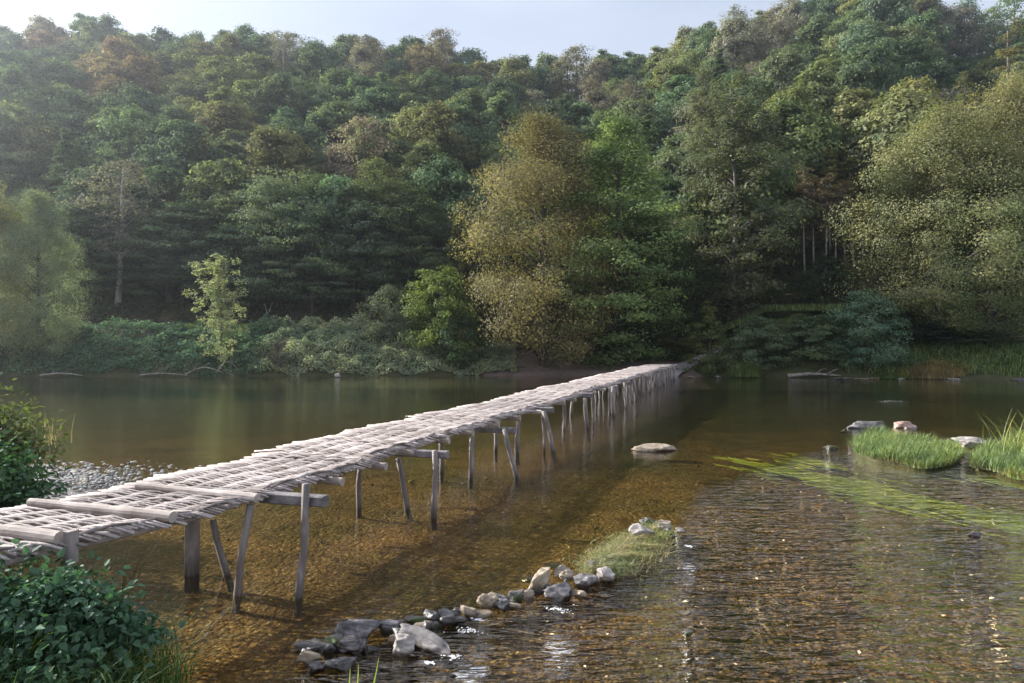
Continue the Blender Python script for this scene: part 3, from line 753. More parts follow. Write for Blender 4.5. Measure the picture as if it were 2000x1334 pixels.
def build_bank_trees():
    proto('big1', 'oval', 17, 5.2, 230, 380, .145, 41, base=.04, flat=.8, ragged=.3, tips=70)
    proto('big2', 'wide', 16, 6.0, 250, 380, .145, 42, base=.1, flat=.7, ragged=.35, tips=80)
    proto('slim', 'column', 8.5, 1.5, 120, 70, .14, 43, base=.12, flat=.75, ragged=.5, tips=40, tr=.09)
    proto('pyr', 'oval', 17, 4.2, 270, 190, .17, 44, base=.0, flat=.5, ragged=.5, tips=60)
    proto('loose', 'column', 22, 3.2, 260, 100, .2, 45, base=.08, flat=.7, ragged=.45, tips=60, bark=GREYBARK, droop=.3, tr=.2)
    proto('birch', 'column', 12, 1.35, 55, 60, .17, 46, base=.45, flat=.8, ragged=.4, tips=20, bark=PALEBARK, tr=.09)
    proto('bush', 'wide', 5, 2.5, 120, 110, .15, 47, base=.04, flat=.5, ragged=.2, tips=30, tr=.08)
    proto('bush2', 'round', 4, 2.0, 80, 90, .13, 48, base=.05, flat=.6, ragged=.35, tips=40, tr=.06)
    proto('yew', 'cone', 5, 2.2, 110, 90, .12, 49, base=.02, flat=.35, ragged=.35, tips=30, tr=.08)
    proto('larch', 'cone', 20, 4.4, 110, 75, .18, 50, base=.1, flat=.22, ragged=.45, tips=90, droop=.25, asp=.4)
    proto('twig', 'round', 3, 1.6, 60, 14, .1, 51, base=.05, flat=.9, ragged=.3, tips=60, tr=.05)
    proto('layer', 'wide', 12, 4.8, 150, 130, .2, 52, base=.08, flat=.22, ragged=.35, tips=50)
    S = special
    S('big1', 'autumn_tree', 'large tree turning orange-brown on the far bank left of the bridge end', 'tree', 1062, 50.5, 238, 17, (.225, .19, .098), 300, 5.2, .5)
    S('pyr', 'maple_tree', 'bright green tree with jagged top just right of the large orange-brown tree', 'tree', 1205, 52.0, 250, 17, (.16, .215, .085), 300, 4.2, 2.0)
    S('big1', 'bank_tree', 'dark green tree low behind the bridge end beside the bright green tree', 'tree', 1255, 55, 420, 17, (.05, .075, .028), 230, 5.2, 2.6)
    S('loose', 'poplar_tree', 'tall grey-green tree with pale trunk showing above the hedge', 'tree', 1435, 56, 150, 22, (.13, .138, .085), 190, 3.2, 1.0)
    S('loose', 'poplar_tree', 'tall thin-crowned grey tree left of the pale-trunked tree', 'tree', 1375, 60, 135, 22, (.13, .135, .085), 120, 3.2, 3.0)
    S('big2', 'maple_tree', 'sunlit yellow-olive maple spreading over the right bank, topped at mid height', 'tree', 1835, 49, 232, 16, (.22, .22, .115), 330, 6.0, .3)
    S('big2', 'maple_tree', 'tallest sunlit yellow maple at the right edge of the photo', 'tree', 1985, 50, 165, 16, (.245, .23, .12), 280, 6.0, 2.2)
    S('big1', 'maple_tree', 'lower green maple filling between the two yellow maples on the right', 'tree', 1935, 47, 330, 17, (.17, .2, .1), 260, 5.2, 4.2)
    S('larch', 'larch_tree', 'larch with drooping bare-tipped branches rising behind the yellow maples', 'tree', 1885, 58, 145, 20, (.18, .17, .09), 190, 4.4, 1.3)
    S('larch', 'larch_tree', 'tallest larch at the top right corner of the photo', 'tree', 1975, 60, 40, 20, (.19, .175, .09), 200, 4.4, 3.3)
    S('slim', 'young_tree', 'slim pale green young tree alone on the left bank', 'tree', 430, 48.3, 498, 8.5, (.33, .35, .21), 95, 1.5, 0, dz=-.5)
    S('big1', 'bank_tree', 'grey-green tree standing at the left end of the far bank', 'tree', 75, 49, 380, 17, (.24, .275, .18), 160, 5.2, 1.1, dz=-.5)
    S('big2', 'bank_tree', 'pale yellow-green tree cut by the left edge of the photo', 'tree', -50, 47.5, 340, 16, (.27, .27, .13), 190, 6.0, 1.7, dz=-.5)
    S('bush', 'round_bush', 'yellow-green round bush left of the large orange-brown tree', 'bush', 862, 51, 528, 5, (.16, .2, .06), 150, 2.5, .4)
    S('bush2', 'grey_bush', 'grey thin-leaved bush left of the yellow-green round bush', 'bush', 757, 51.5, 562, 4, (.15, .17, .12), 85, 2.0, 1.2)
    S('bush2', 'bank_bush', 'dark green bush at the waterline left of the orange-brown tree', 'bush', 905, 49.3, 618, 4, (.05, .085, .035), 110, 2.0, 2.2)
    S('twig', 'twiggy_bush', 'purple-grey bare twiggy bush at the waterline on the left bank', 'bush', 542, 48, 662, 3, (.13, .10, .11), 85, 1.6, 0, dz=-.2)
    S('yew', 'pointed_bush', 'olive pointed bush just right of the bridge end', 'bush', 1385, 47.2, 590, 5, (.12, .14, .05), 105, 2.2, .8)
    S('bush', 'willow_bush', 'big round blue-green bush overhanging the right bank', 'bush', 1688, 45.3, 572, 5, (.13, .2, .14), 150, 2.5, .9)
    S('bush', 'hedge_bush', 'dark grey-green bush between the pointed bush and its neighbour in the hedge', 'bush', 1478, 46.8, 622, 5, (.13, .17, .1), 120, 2.5, 1.9)
    S('bush', 'hedge_bush', 'dark green hedge bush left of the big round blue-green bush', 'bush', 1575, 46.4, 616, 5, (.12, .16, .085), 140, 2.5, 2.9)
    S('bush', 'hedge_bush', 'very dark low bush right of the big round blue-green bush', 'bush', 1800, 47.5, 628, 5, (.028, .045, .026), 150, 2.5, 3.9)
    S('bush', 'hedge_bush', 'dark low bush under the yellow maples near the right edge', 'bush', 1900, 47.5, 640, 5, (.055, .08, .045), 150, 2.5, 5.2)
    S('bush2', 'small_tree', 'small round dark shrub above the hedge, left of the blue-green bush', 'bush', 1612, 55, 500, 4, (.05, .075, .04), 110, 2.0, 3)
    S('yew', 'small_conifer', 'small yellow-green young conifer right of the pale trunk', 'tree', 1490, 58, 480, 5, (.09, .12, .03), 60, 2.2, 1)
    S('yew', 'small_conifer', 'golden young tree standing dark-backed left of the orange-brown tree', 'tree', 898, 57, 405, 5, (.14, .14, .035), 90, 2.2, 2.4)
    S('bush2', 'bank_bush', 'pale olive bush behind the bridge end path', 'bush', 1305, 54, 628, 4, (.12, .12, .045), 110, 2.0, .3)
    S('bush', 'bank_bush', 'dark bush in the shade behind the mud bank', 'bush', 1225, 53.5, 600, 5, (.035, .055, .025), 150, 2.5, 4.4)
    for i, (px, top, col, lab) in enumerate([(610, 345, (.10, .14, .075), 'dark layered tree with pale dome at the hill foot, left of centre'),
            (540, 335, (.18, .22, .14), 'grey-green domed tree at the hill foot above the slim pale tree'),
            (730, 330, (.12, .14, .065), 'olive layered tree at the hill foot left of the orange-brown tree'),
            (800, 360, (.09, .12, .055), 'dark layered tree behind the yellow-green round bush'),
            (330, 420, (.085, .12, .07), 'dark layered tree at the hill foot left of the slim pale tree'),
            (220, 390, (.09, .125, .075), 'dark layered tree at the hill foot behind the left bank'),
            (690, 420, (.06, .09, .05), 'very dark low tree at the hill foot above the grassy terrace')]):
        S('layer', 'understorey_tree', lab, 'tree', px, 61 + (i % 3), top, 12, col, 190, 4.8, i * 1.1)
    # birches with thin pale stems
    bx = [(1572, 318, 61.5), (1590, 345, 62), (1612, 340, 61), (1630, 360, 61.5), (1650, 350, 62.5), (1668, 395, 60.5), (1686, 400, 61), (1700, 410, 60.5), (1660, 305, 64), (1695, 300, 64.5), (1622, 292, 64.5)]
    for i, (px, top, Y) in enumerate(bx):
        S('birch', 'birch_tree', 'thin birch with bare pale stem, %s from the left in its clump' % ORD[sorted(bx).index((px, top, Y))], 'tree', px, Y, top, 12,
          (.27, .21, .135) if i < 8 else (.15, .15, .05), 55, 1.2, i * 1.3, dz=3.5 if False else 0, group='birches at the foot of the hill')

# ------------------------------------------------------------------ bank cover
def cover(name, label, cat, n, fx, ls, color, rng, mounds=.5, mat=None, asp=.6, kind='stuff'):
    P = fx(n, rng)
    z = np.array([gz(a, b) for a, b in P[:, :2]])
    mh = np.array([max(0, fbm(a * .55, b * .9, 4.0, 3) + .35) for a, b in P[:, :2]]) * mounds
    Q = np.stack([P[:, 0], P[:, 1], z + mh * (.35 + .65 * rng.random(n)) + .05], 1)
    N = rng.normal(size=(n, 3)) * .6 + np.array([0, -.35, .9])
    V, F = leaf_quads(Q, N, ls, asp, rng)
    o = mesh_obj(name, V, F, mat or LEAF); o.color = (*color, 1)
    tag(o, label, cat, kind=kind); return o

def build_banks():
    rng = np.random.default_rng(3)
    def L(x0, x1, t0, t1):
        def f(n, rng):
            x = x0 + (x1 - x0) * rng.random(n); t = t0 + (t1 - t0) * rng.random(n)
            return np.stack([x, shoreY(x) + t], 1)
        return f
    cover('bramble_cover', 'dark green brambles covering the left part of the far bank', 'brambles', 42000, L(-45, -17, -.1, 6.5), .17, (.12, .19, .13), rng, 1.1)
    cover('bramble_cover', 'grey-green brambles and nettles covering the far bank left of the mud slope', 'brambles', 42000, L(-18.5, .3, -.1, 6), .16, (.31, .34, .24), rng, 1.2)
    cover('undergrowth', 'low green undergrowth on the terrace at the foot of the hill', 'undergrowth', 52000, L(-50, 50, 6, 24), .3, (.075, .10, .05), rng, .5)
    cover('bank_plants', 'low green plants along the far right shore', 'plants', 22000, L(13, 60, .3, 6), .15, (.07, .11, .035), rng, .6)
    # grass
    def gr(name, label, x0, x1, t0, t1, n, H, W, mat, lean=.5, dz=0.0):
        x = x0 + (x1 - x0) * rng.random(n); t = t0 + (t1 - t0) * rng.random(n); y = shoreY(x) + t
        P = np.stack([x, y, np.array([gz(a, b) for a, b in zip(x, y)]) + dz], 1)
        V, F = blades(P, H, W, lean, rng)
        return tag(mesh_obj(name, V, F, mat), label, 'grass', kind='stuff')
    gr('terrace_grass', 'strip of pale grass along the top of the left bank', -26, -4, 5.2, 8, 9000, .45, .05, GRASS, .5, .1)
    gr('shore_grass', 'bright grass along the far right shore', 22, 48, .2, 4, 12000, .5, .05, GRASS)
    gr('hedge_top_grass', 'sunlit grass on the terrace behind the hedge right of the bridge', 15, 34, 8.0, 10.5, 6000, .6, .06, GRASS, .5, .9)
    # russet tuft and small clumps on the right shore: each a thing
    def clump(name, label, px, py, wpx, H, n, mats, dome=.6, W=.03, lean=.5, zb=0.02, cat='grass clump', ysq=.5):
        x0, y0 = wat(px, py); w = wpx / FPX * y0 / 2
        a = rng.random(n) * 6.283; r = np.sqrt(rng.random(n))
        P = np.stack([r * w * np.cos(a), r * w * ysq * np.sin(a), zb + dome * (1 - r * r) * H], 1)
        D = np.stack([np.cos(a), np.sin(a), a * 0], 1) + rng.normal(size=(n, 3)) * .5; D[:, 2] = 0
        V, F = blades(P, H * (1.05 - .45 * r), W, lean, rng, dirs=D)
        o = mesh_obj(name, V, F, mats); o.location = (x0, y0, 0)
        return tag(o, label, cat)
    clump('russet_grass_tuft', 'broad russet dome of dead grass on the right shore', 1830, 738, 190, .95, 9000, TUFT, .5, .035, .7)
    clump('grass_tuft', 'small green tuft at the waterline left of the driftwood', 1455, 737, 65, .85, 2500, GRASS, .4, .03, .7)
    clump('grass_tuft', 'yellow-green grass fringe left of the russet dome', 1745, 739, 80, .4, 2500, GRASS, .3, .03, .6)
    clump('grass_tuft', 'bright green grass right of the russet dome', 1955, 738, 130, .55, 5000, GRASS, .3, .03, .6)
    # islets
    def islet(name, label, pts, n, H, seed):
        rg = np.random.default_rng(seed)
        V_, F_ = [], []; root = thing(name, label, 'grass islet', (0, 0, 0))
        cx = sum(p[0] for p in pts) / len(pts); cy = sum(p[1] for p in pts) / len(pts); root.location = (cx, cy, 0)
        poly = [(p[0] - cx, p[1] - cy) for p in pts]
        # soil
        k = len(poly); SV = [(x * 1.0, y * 1.0, -.2) for x, y in poly] + [(x * .9, y * .9, .06) for x, y in poly] + [(x * .5, y * .5, .16) for x, y in poly] + [(0, 0, .2)]
        SF = []
        for q in range(2):
            for j in range(k): SF.append((q * k + j, q * k + (j + 1) % k, (q + 1) * k + (j + 1) % k, (q + 1) * k + j))
        for j in range(k): SF.append((2 * k + j, 2 * k + (j + 1) % k, 3 * k))
        mesh_obj('soil', SV, SF, BANKM, root, True)
        P = []
        xs = [p[0] for p in poly]; ys = [p[1] for p in poly]
        def inside(x, y):
            c = False; j = k - 1
            for i in range(k):
                if (poly[i][1] > y) != (poly[j][1] > y) and x < (poly[j][0] - poly[i][0]) * (y - poly[i][1]) / (poly[j][1] - poly[i][1]) + poly[i][0]: c = not c
                j = i
            return c
        while len(P) < n:
            x = rg.uniform(min(xs), max(xs)); y = rg.uniform(min(ys), max(ys))
            if inside(x, y): P.append((x, y, .06 + .06 * fbm(x * 1.5, y * 1.5, seed)))
        P = np.array(P)
        h = H * (.75 + .5 * np.array([fbm(a * 1.3, b * 1.3, seed + 1) for a, b in P[:, :2]]))
        V, F = blades(P, h, .014, .8, rg); mesh_obj('grass_blades', V, F, GRASS, root)
        # pale dead blades drooping over the rim
        R = []
        for _ in range(n // 6):
            i = rg.integers(k); a, b = poly[i], poly[(i + 1) % k]; t = rg.random(); s = rg.uniform(.82, .98)
            R.append(((a[0] + (b[0] - a[0]) * t) * s, (a[1] + (b[1] - a[1]) * t) * s, .05))
        R = np.array(R); D = R.copy(); D[:, 2] = 0
        V, F = blades(R, H * .45, .012, 1.4, rg, dirs=D); mesh_obj('dead_blades', V, F, DRYGRASS, root)
        return root
    I1 = [wat(*p) for p in ((1664, 874), (1668, 888), (1700, 902), (1760, 912), (1810, 922), (1858, 914), (1885, 897), (1866, 878), (1800, 869), (1730, 860), (1690, 862))]
    islet('grass_islet', 'low islet of long green grass left of the larger grassy islet', I1, 9000, .36, 5)
    I2 = [wat(*p) for p in ((1893, 918), (1930, 925), (2000, 945), (2100, 960), (2300, 940), (2250, 880), (2100, 860), (1990, 872), (1940, 884), (1898, 905))]
    islet('grass_islet', 'larger islet of green grass running out at the right edge', I2, 22000, .42, 6)
    # tall reeds on the right edge
    x0, y0 = wat(2015, 905); n = 260
    rg = np.random.default_rng(8)
    P = np.stack([rg.normal(size=n) * .42 + .25, rg.normal(size=n) * .35, np.full(n, .05)], 1)
    V, F = blades(P, 1.05, .016, .75, rg, seg=5)
    o = mesh_obj('tall_reeds', V, F, simple('reed_leaves', (.16, .2, .05), (.36, .36, .12), .4)); o.location = (x0, y0, 0)
    tag(o, 'tall arching yellow-green reeds on the right edge islet', 'reeds')

# ------------------------------------------------------------------ rocks
import bmesh
def rock(name, label, px, py, wpx, hz, mat, seed, asp=.6, rz=0.0, z=0.0, tilt=(0, 0), group=None, sub=3, Y=None):
    x, y = wat(px, py); w = wpx / FPX * y
    bm = bmesh.new(); bmesh.ops.create_icosphere(bm, subdivisions=sub + 1, radius=.5)
    rr = random.Random(seed); planes = []
    for _ in range(14):
        d = Vector((rr.gauss(0, 1), rr.gauss(0, 1), rr.gauss(0, 1))).normalized(); planes.append((d, rr.uniform(.2, .4)))
    planes.append((Vector((0, 0, 1)), .3))
    for v in bm.verts:
        for d, k in planes:
            q = v.co.dot(d)
            if q > k: v.co -= d * (q - k) * .97
        n = v.co.normalized()
        f = mnoise.fractal(v.co * 3.0 + Vector((seed, 0, 0)), 1, 2, 4) * .09
        lay = math.sin((v.co.z + .25 * v.co.x) * 38 + seed) * .016
        v.co += n * (f + lay)
    for v in bm.verts: v.co = Vector((v.co.x * w * 1.28, v.co.y * w * asp * 1.3, v.co.z * hz * 1.45))
    me = bpy.data.meshes.new(name); bm.to_mesh(me); bm.free(); me.materials.append(mat)
    for p in me.polygons: p.use_smooth = True
    o = bpy.data.objects.new(name, me); COL.objects.link(o)
    o.location = (x, y, z); o.rotation_euler = (RAD(tilt[0]), RAD(tilt[1]), RAD(rz))
    return tag(o, label, 'stone', group)

WPX = [(590, 1290), (650, 1262), (720, 1262), (800, 1236), (860, 1208), (930, 1188), (1000, 1178), (1060, 1158), (1130, 1146), (1190, 1120), (1250, 1080), (1310, 1040)]
def ordw(i):
    if i < len(ORD): return ORD[i]
    t = ['thirty', 'forty'][(i + 1) // 10 - 3]; u = (i + 1) % 10
    return (t + '-' + ORD[u - 1]) if u else {'thirty': 'thirtieth', 'forty': 'fortieth'}[t]
def build_rocks():
    W = 'stones of the low weir'
    R = [(698, 1240, 99, .17, 0, 11, .6, 10, .05, (0, 6), 'broad grey slab at the near end of the weir beside the bridge shadow'),
         (612, 1266, 95, .10, 3, 12, .5, 5, .0, (0, 0), 'low mossy slab, leftmost stone of the weir'),
         (682, 1268, 72, .13, 4, 13, .6, 0, .03, (0, -5), 'dark wet stone directly in front of the broad grey slab'),
         (669, 1302, 60, .13, 4, 14, .7, 30, .02, (10, 0), 'dark rounded stone nearest the bottom of the photo'),
         (619, 1306, 45, .1, 4, 15, .8, 0, .01, (0, 0), 'small dark stone at the bottom left of the weir'),
         (760, 1230, 60, .11, 0, 16, .6, 20, .02, (0, 0), 'half-drowned grey stone between the broad slab and the long split rock'),
         (812, 1218, 52, .08, 3, 17, .4, 5, .03, (0, 0), 'flat greenish stone behind the long split rock'),
         (838, 1262, 118, .2, 0, 88, .4, -38, .03, (0, 5), 'long split layered rock sloping down toward the open water'),
         (788, 1276, 48, .17, 1, 19, .85, 10, .06, (0, 0), 'pale rounded boulder in front of the long split rock'),
         (846, 1214, 32, .13, 4, 20, .7, 0, .04, (0, 0), 'small dark upright stone behind the long split rock'),
         (880, 1212, 50, .07, 4, 21, .5, 12, .0, (0, 0), 'drowned dark stone left of the thin water lip'),
         (957, 1184, 42, .17, 2, 22, .7, 30, .06, (0, 10), 'tan upright stone at the middle of the weir'),
         (982, 1190, 30, .1, 0, 23, .8, 0, .04, (0, 0), 'small grey stone against the tan upright stone'),
         (1006, 1176, 38, .12, 3, 24, .6, 20, .04, (0, 0), 'mossy dark stone right of the tan upright stone'),
         (1026, 1166, 26, .1, 2, 25, .8, 0, .02, (0, 0), 'small brown stone left of the large tan slab'),
         (1057, 1152, 66, .22, 2, 26, .42, 42, .08, (0, -24), 'large tan slab leaning up at the middle of the weir'),
         (1090, 1166, 62, .15, 0, 27, .6, 8, .05, (0, 0), 'grey layered stone in front of the large tan slab'),
         (1099, 1128, 28, .12, 1, 28, .8, 0, .07, (0, 0), 'small pale stone above the large tan slab'),
         (1106, 1140, 30, .1, 2, 29, .7, 0, .09, (0, 0), 'small tan stone resting on the grey layered stone'),
         (1139, 1145, 44, .16, 0, 30, .75, 15, .06, (0, 0), 'round grey stone right of the layered stone'),
         (1131, 1166, 24, .1, 2, 31, .8, 0, .02, (0, 0), 'small brown stone below the round grey stone'),
         (1182, 1134, 52, .14, 1, 32, .65, 28, .07, (0, -12), 'pale angular slab at the foot of the dry grass heap'),
         (1163, 1118, 26, .1, 0, 33, .8, 0, .08, (0, 0), 'small grey stone behind the pale angular slab'),
         (1248, 1060, 50, .17, 1, 34, .65, 12, .13, (0, 0), 'whitish boulder on top of the dry grass heap'),
         (1263, 1030, 34, .13, 3, 35, .6, 10, .07, (0, 0), 'dark stone at the far end of the weir'),
         (1294, 1031, 34, .09, 2, 36, .6, 0, .06, (0, 0), 'flat tan stone at the far tip of the weir'),
         (1300, 1047, 34, .15, 4, 37, .8, 0, .06, (0, 12), 'dark leaning stone at the far tip of the weir'),
         (1329, 1038, 20, .06, 1, 38, .8, 0, .02, (0, 0), 'outermost little pale stone beyond the weir tip'),
         (1238, 1085, 34, .1, 4, 39, .8, 0, .05, (0, 0), 'dark stone half buried in the dry grass heap'),
         (1078, 1101, 42, .05, 3, 40, .6, 10, -.02, (0, 0), 'drowned mossy stone left of the dry grass heap'),
         (1033, 1130, 30, .05, 3, 41, .6, 0, -.02, (0, 0), 'drowned mossy stone left of the large tan slab'),
         (870, 1196, 60, .05, 4, 42, .5, 10, -.01, (0, 0), 'flat drowned stone behind the thin water lip')]
    for (px, py, w, h, mi, sd, asp, rz, z, tl, lab) in R:
        rock('weir_stone', lab, px, py, w, h, ROCKS[mi], sd, asp, rz, z, tl, W)
    rr = random.Random(5)
    for i in range(46):
        t = (i + rr.random() * .8) / 46; f = t * (len(WPX) - 1); j = min(int(f), len(WPX) - 2); f -= j
        px = WPX[j][0] + (WPX[j + 1][0] - WPX[j][0]) * f + rr.uniform(-14, 14); py = WPX[j][1] + (WPX[j + 1][1] - WPX[j][1]) * f + rr.uniform(-9, 12)
        rock('weir_stone', 'lesser wet stone in the low weir, %s from its near end' % ordw(i), px, py, rr.uniform(20, 50) * (1 if t < .6 else .62), rr.uniform(.06, .12), ROCKS[rr.choice([4, 4, 3, 0, 2])], 200 + i, rr.uniform(.4, .75), rr.uniform(-40, 40), rr.uniform(-.01, .035), (rr.uniform(-12, 12), rr.uniform(-16, 16)), group=W, sub=2)
    rock('river_rock', 'mossy tan rock dome standing alone in mid-river right of the bridge', 1285, 879, 82, .3, ROCKS[2], 51, .5, 0, .03)
    rock('river_rock', 'long grey rock in the water beyond the grassy islets', 1688, 836, 92, .36, ROCKS[0], 52, .35, 0, .02)
    rock('river_rock', 'pinkish rounded rock right of the long grey rock', 1770, 836, 56, .38, ROCKS[5], 53, .5, 0, .02)
    rock('river_rock', 'low pale rock awash in the far right water', 1735, 784, 60, .1, ROCKS[3], 54, .3, 0, -.01)
    rock('river_rock', 'grey stone between the two grassy islets', 1893, 876, 60, .3, ROCKS[1], 55, .5, -10, .12)
    rock('river_rock', 'small mossy stone awash left of the grassy islets', 1620, 875, 34, .14, ROCKS[3], 56, .6, 0, .0)
    rock('river_rock', 'dark half-drowned stone at the right of the riffle', 1905, 1048, 26, .08, ROCKS[4], 57, .6, 0, .02)
    rock('river_rock', 'small weedy stone awash in the riffle below the weir', 1342, 1240, 26, .06, ROCKS[3], 58, .7, 0, .01)
    rock('white_stone', 'small white block at the far waterline left of centre', 659, 737, 11, .4, ROCKS[1], 59, .8, 0, .12)
    rnd = random.Random(9)
    xs = [(1350, 738, 30), (1395, 738, 22), (1500, 737, 34), (1530, 738, 26), (1560, 737, 60), (1600, 738, 46), (1640, 739, 40), (1675, 741, 56), (1715, 740, 40), (1757, 741, 30), (1786, 740, 26), (1850, 742, 30), (1900, 741, 44), (1932, 742, 40), (1965, 741, 34), (1995, 742, 40), (1030, 733, 20), (975, 733, 26)]
    xs = [(a + rnd.uniform(-9, 9), b + rnd.uniform(-2, 1), c * rnd.uniform(.5, 1.1)) for a, b, c in xs]
    for i, (px, py, w) in enumerate(xs):
        rock('shore_stone', 'flat pale stone on the far shore, %s of its line from the left' % ORD[sorted(xs).index((px, py, w))], px, py, w, .1 + .1 * rnd.random(), ROCKS[rnd.choice([1, 2, 2, 0, 0])], 70 + i, rnd.uniform(.6, 1.2), rnd.uniform(-25, 25), .0, group='stones along the far shore', sub=2)
    # pebbles and pale leaves scattered on the shallow bed: loose gravel
    rng = np.random.default_rng(2); V = []; F = []; k = 0
    bm = bmesh.new(); bmesh.ops.create_icosphere(bm, subdivisions=1, radius=1); bv = np.array([v.co[:] for v in bm.verts]); bf = np.array([[v.index for v in f.verts] for f in bm.faces]); bm.free()
    for _ in range(1300):
        x = rng.uniform(-5.5, 9); y = rng.uniform(4.2, 14)
        rf = float(ripple_mask(np.array([x]), np.array([y]))[0])
        s = rng.uniform(.006, .02) * (1 + rng.random() ** 6 * 2)
        z = -.15 + .03 * rf
        V.append(bv * np.array([s, s * rng.uniform(.6, 1), s * .6]) + np.array([x, y, z + .02])); F.append(bf + k); k += len(bv)
    tag(mesh_obj('pebbles', np.concatenate(V), np.concatenate(F), simple('pebble', (.08, .055, .03), (.26, .2, .13), 0.0), None, True), 'loose pebbles scattered over the shallow river bed', 'pebbles', kind='stuff')
    V = []; F = []; k = 0
    for _ in range(2200):
        x = rng.normal() * .9 - 8.2; y = rng.normal() * .6 + 11.6; s = rng.uniform(.015, .05)
        V.append(bv * np.array([s, s * rng.uniform(.6, 1), s * .5]) + np.array([x, y, .05 + .03 * rng.random()])); F.append(bf + k); k += len(bv)
    tag(mesh_obj('beach_pebbles', np.concatenate(V), np.concatenate(F), simple('beach_pebble', (.16, .15, .15), (.42, .4, .4), 0.0), None, True), 'grey pebbles of the small gravel beach on the left bank', 'pebbles', kind='stuff')

def build_details():
    rng = np.random.default_rng(31)
    # dry grass heap on the weir
    n = 9000; t = rng.random(n); 
    ax, ay = wat(1160, 1132); bx, by = wat(1285, 1040)
    w = .3 * np.sin(np.clip(t * 1.05, 0, 1) * np.pi) ** .5 + .06
    s = rng.normal(size=n) * .45
    dx, dy = bx - ax, by - ay; L = math.hypot(dx, dy); nx, ny = -dy / L, dx / L
    P = np.stack([ax + dx * t + nx * s * w, ay + dy * t + ny * s * w, .0 + .1 * np.exp(-(s * 1.5) ** 2) * (.55 + .45 * np.sin(t * 31 + s * 9))], 1)
    V, F = blades(P, .02 + .06 * rng.random(n), .006, 3.0, rng); o = mesh_obj('dry_grass_heap', V, F, DRYGRASS); tag(o, 'heap of pale dry grass and flood debris caught on the weir', 'dry grass', kind='stuff')
    n = 1400; t = rng.random(n); s = rng.normal(size=n) * .5
    P = np.stack([ax + dx * t + nx * s * .3, ay + dy * t + ny * s * .3, np.full(n, .06)], 1)
    V, F = blades(P, .09, .006, 1.4, rng); o = mesh_obj('weir_grass', V, F, GRASS); tag(o, 'green grass sprouting among the dry debris on the weir', 'grass', kind='stuff')
    # earth core
    m = MB(); m.tube([(ax, ay, -.2), (ax + dx * .3, ay + dy * .3, -.15), (ax + dx * .7, ay + dy * .7, -.14), (bx, by, -.2)], [.16, .24, .22, .14], 10)
    tag(m.build('gravel_bar', MUDM, None, True), kind='structure')
    # trailing weed under the surface
    V_, F_, k = [], [], 0
    for (px, py, L_, wd, nn) in [(1500, 905, 1.6, .35, 260), (1600, 925, 3.0, .5, 420), (1700, 950, 2.4, .6, 460), (1790, 975, 2.2, .5, 360), (1560, 890, 1.2, .3, 160), (1850, 985, 1.6, .4, 240), (1900, 925, 1.8, .3, 200), (1960, 1000, 1.5, .3, 160)]:
        x0, y0 = wat(px, py); d = np.array([.42, -.9])
        for _ in range(nn // 2):
            a = rng.normal() * L_ * .33; s = rng.normal() * wd * (.3 if rng.random() < .7 else .9); ln = rng.uniform(.3, .9); w = .007
            bx_, by_ = x0 + d[0] * a - d[1] * s, y0 + d[1] * a + d[0] * s
            for q in range(5):
                u = q / 4; wob = .025 * math.sin(u * 5 + a * 3)
                cx, cy = bx_ + d[0] * ln * u - d[1] * wob, by_ + d[1] * ln * u + d[0] * wob
                V_.append((cx - d[1] * w * (-1), cy + d[0] * w * (-1), -.07 - .02 * rng.random())); V_.append((cx - d[1] * w, cy + d[0] * w, -.07))
                if q: F_.append((k + 2 * q - 2, k + 2 * q - 1, k + 2 * q + 1, k + 2 * q))
            k += 10
    tag(mesh_obj('water_weed', V_, F_, WEED), 'bright green water weed streaming in the current left of the grassy islets', 'water weed', kind='stuff')
    # foam
    def foam(label, px, py, w, h, seed):
        x, y = wat(px, py); a = w / FPX * y / 2; rg = np.random.default_rng(seed); V = []; F = []
        for q in range(55):
            u, v = rg.normal() * .8, rg.normal() * .7
            v += .5 * math.sin(u * 4 + seed); cx, cy = u * a, v * h; r = rg.uniform(.002, .006) * (1.6 if rg.random() < .12 else 1); b0 = len(V)
            V += [(cx + r * math.cos(t) * 1.5, cy + r * math.sin(t), .003) for t in np.arange(6) * 1.047] + [(cx, cy, .003 + r * .6)]
            F += [(b0 + t, b0 + (t + 1) % 6, b0 + 6) for t in range(6)]
        o = mesh_obj('foam_patch', V, F, FOAM, None, True); o.location = (x, y, .004); o.rotation_euler = (0, 0, RAD(-15)); tag(o, label, 'foam', 'foam below the weir')
    foam('white foam patch right of the long split rock', 915, 1233, 40, .045, 1)
    foam('small foam fleck above the larger foam patch', 936, 1212, 20, .02, 2)
    foam('foam streak below the grey layered stone', 1092, 1192, 36, .03, 3)
    foam('foam at the lower tip of the long split rock', 884, 1283, 26, .025, 4)
    foam('foam fleck at the foot of the pale boulder', 838, 1296, 16, .015, 5)
    foam('little foam fleck right of the weir tip', 1345, 1068, 10, .03, 6)
    # little leaves carried on the riffle
    n = 260; C = np.stack([rng.uniform(-1, 9, n), 4.6 + 8 * rng.random(n) ** 1.4, np.full(n, .008)], 1)
    m_ = ripple_mask(C[:, 0], C[:, 1]) > .5; C = C[m_]; n = len(C)
    V, F = leaf_quads(C, np.array([0, 0, 1.0]) + rng.normal(size=(n, 3)) * .15, .035, .6, rng)
    tag(mesh_obj('floating_leaves', V, F, simple('fallen_leaf', (.3, .16, .06), (.75, .62, .45), .1)), 'pale and orange fallen leaves drifting on the riffle', 'leaves', kind='stuff')
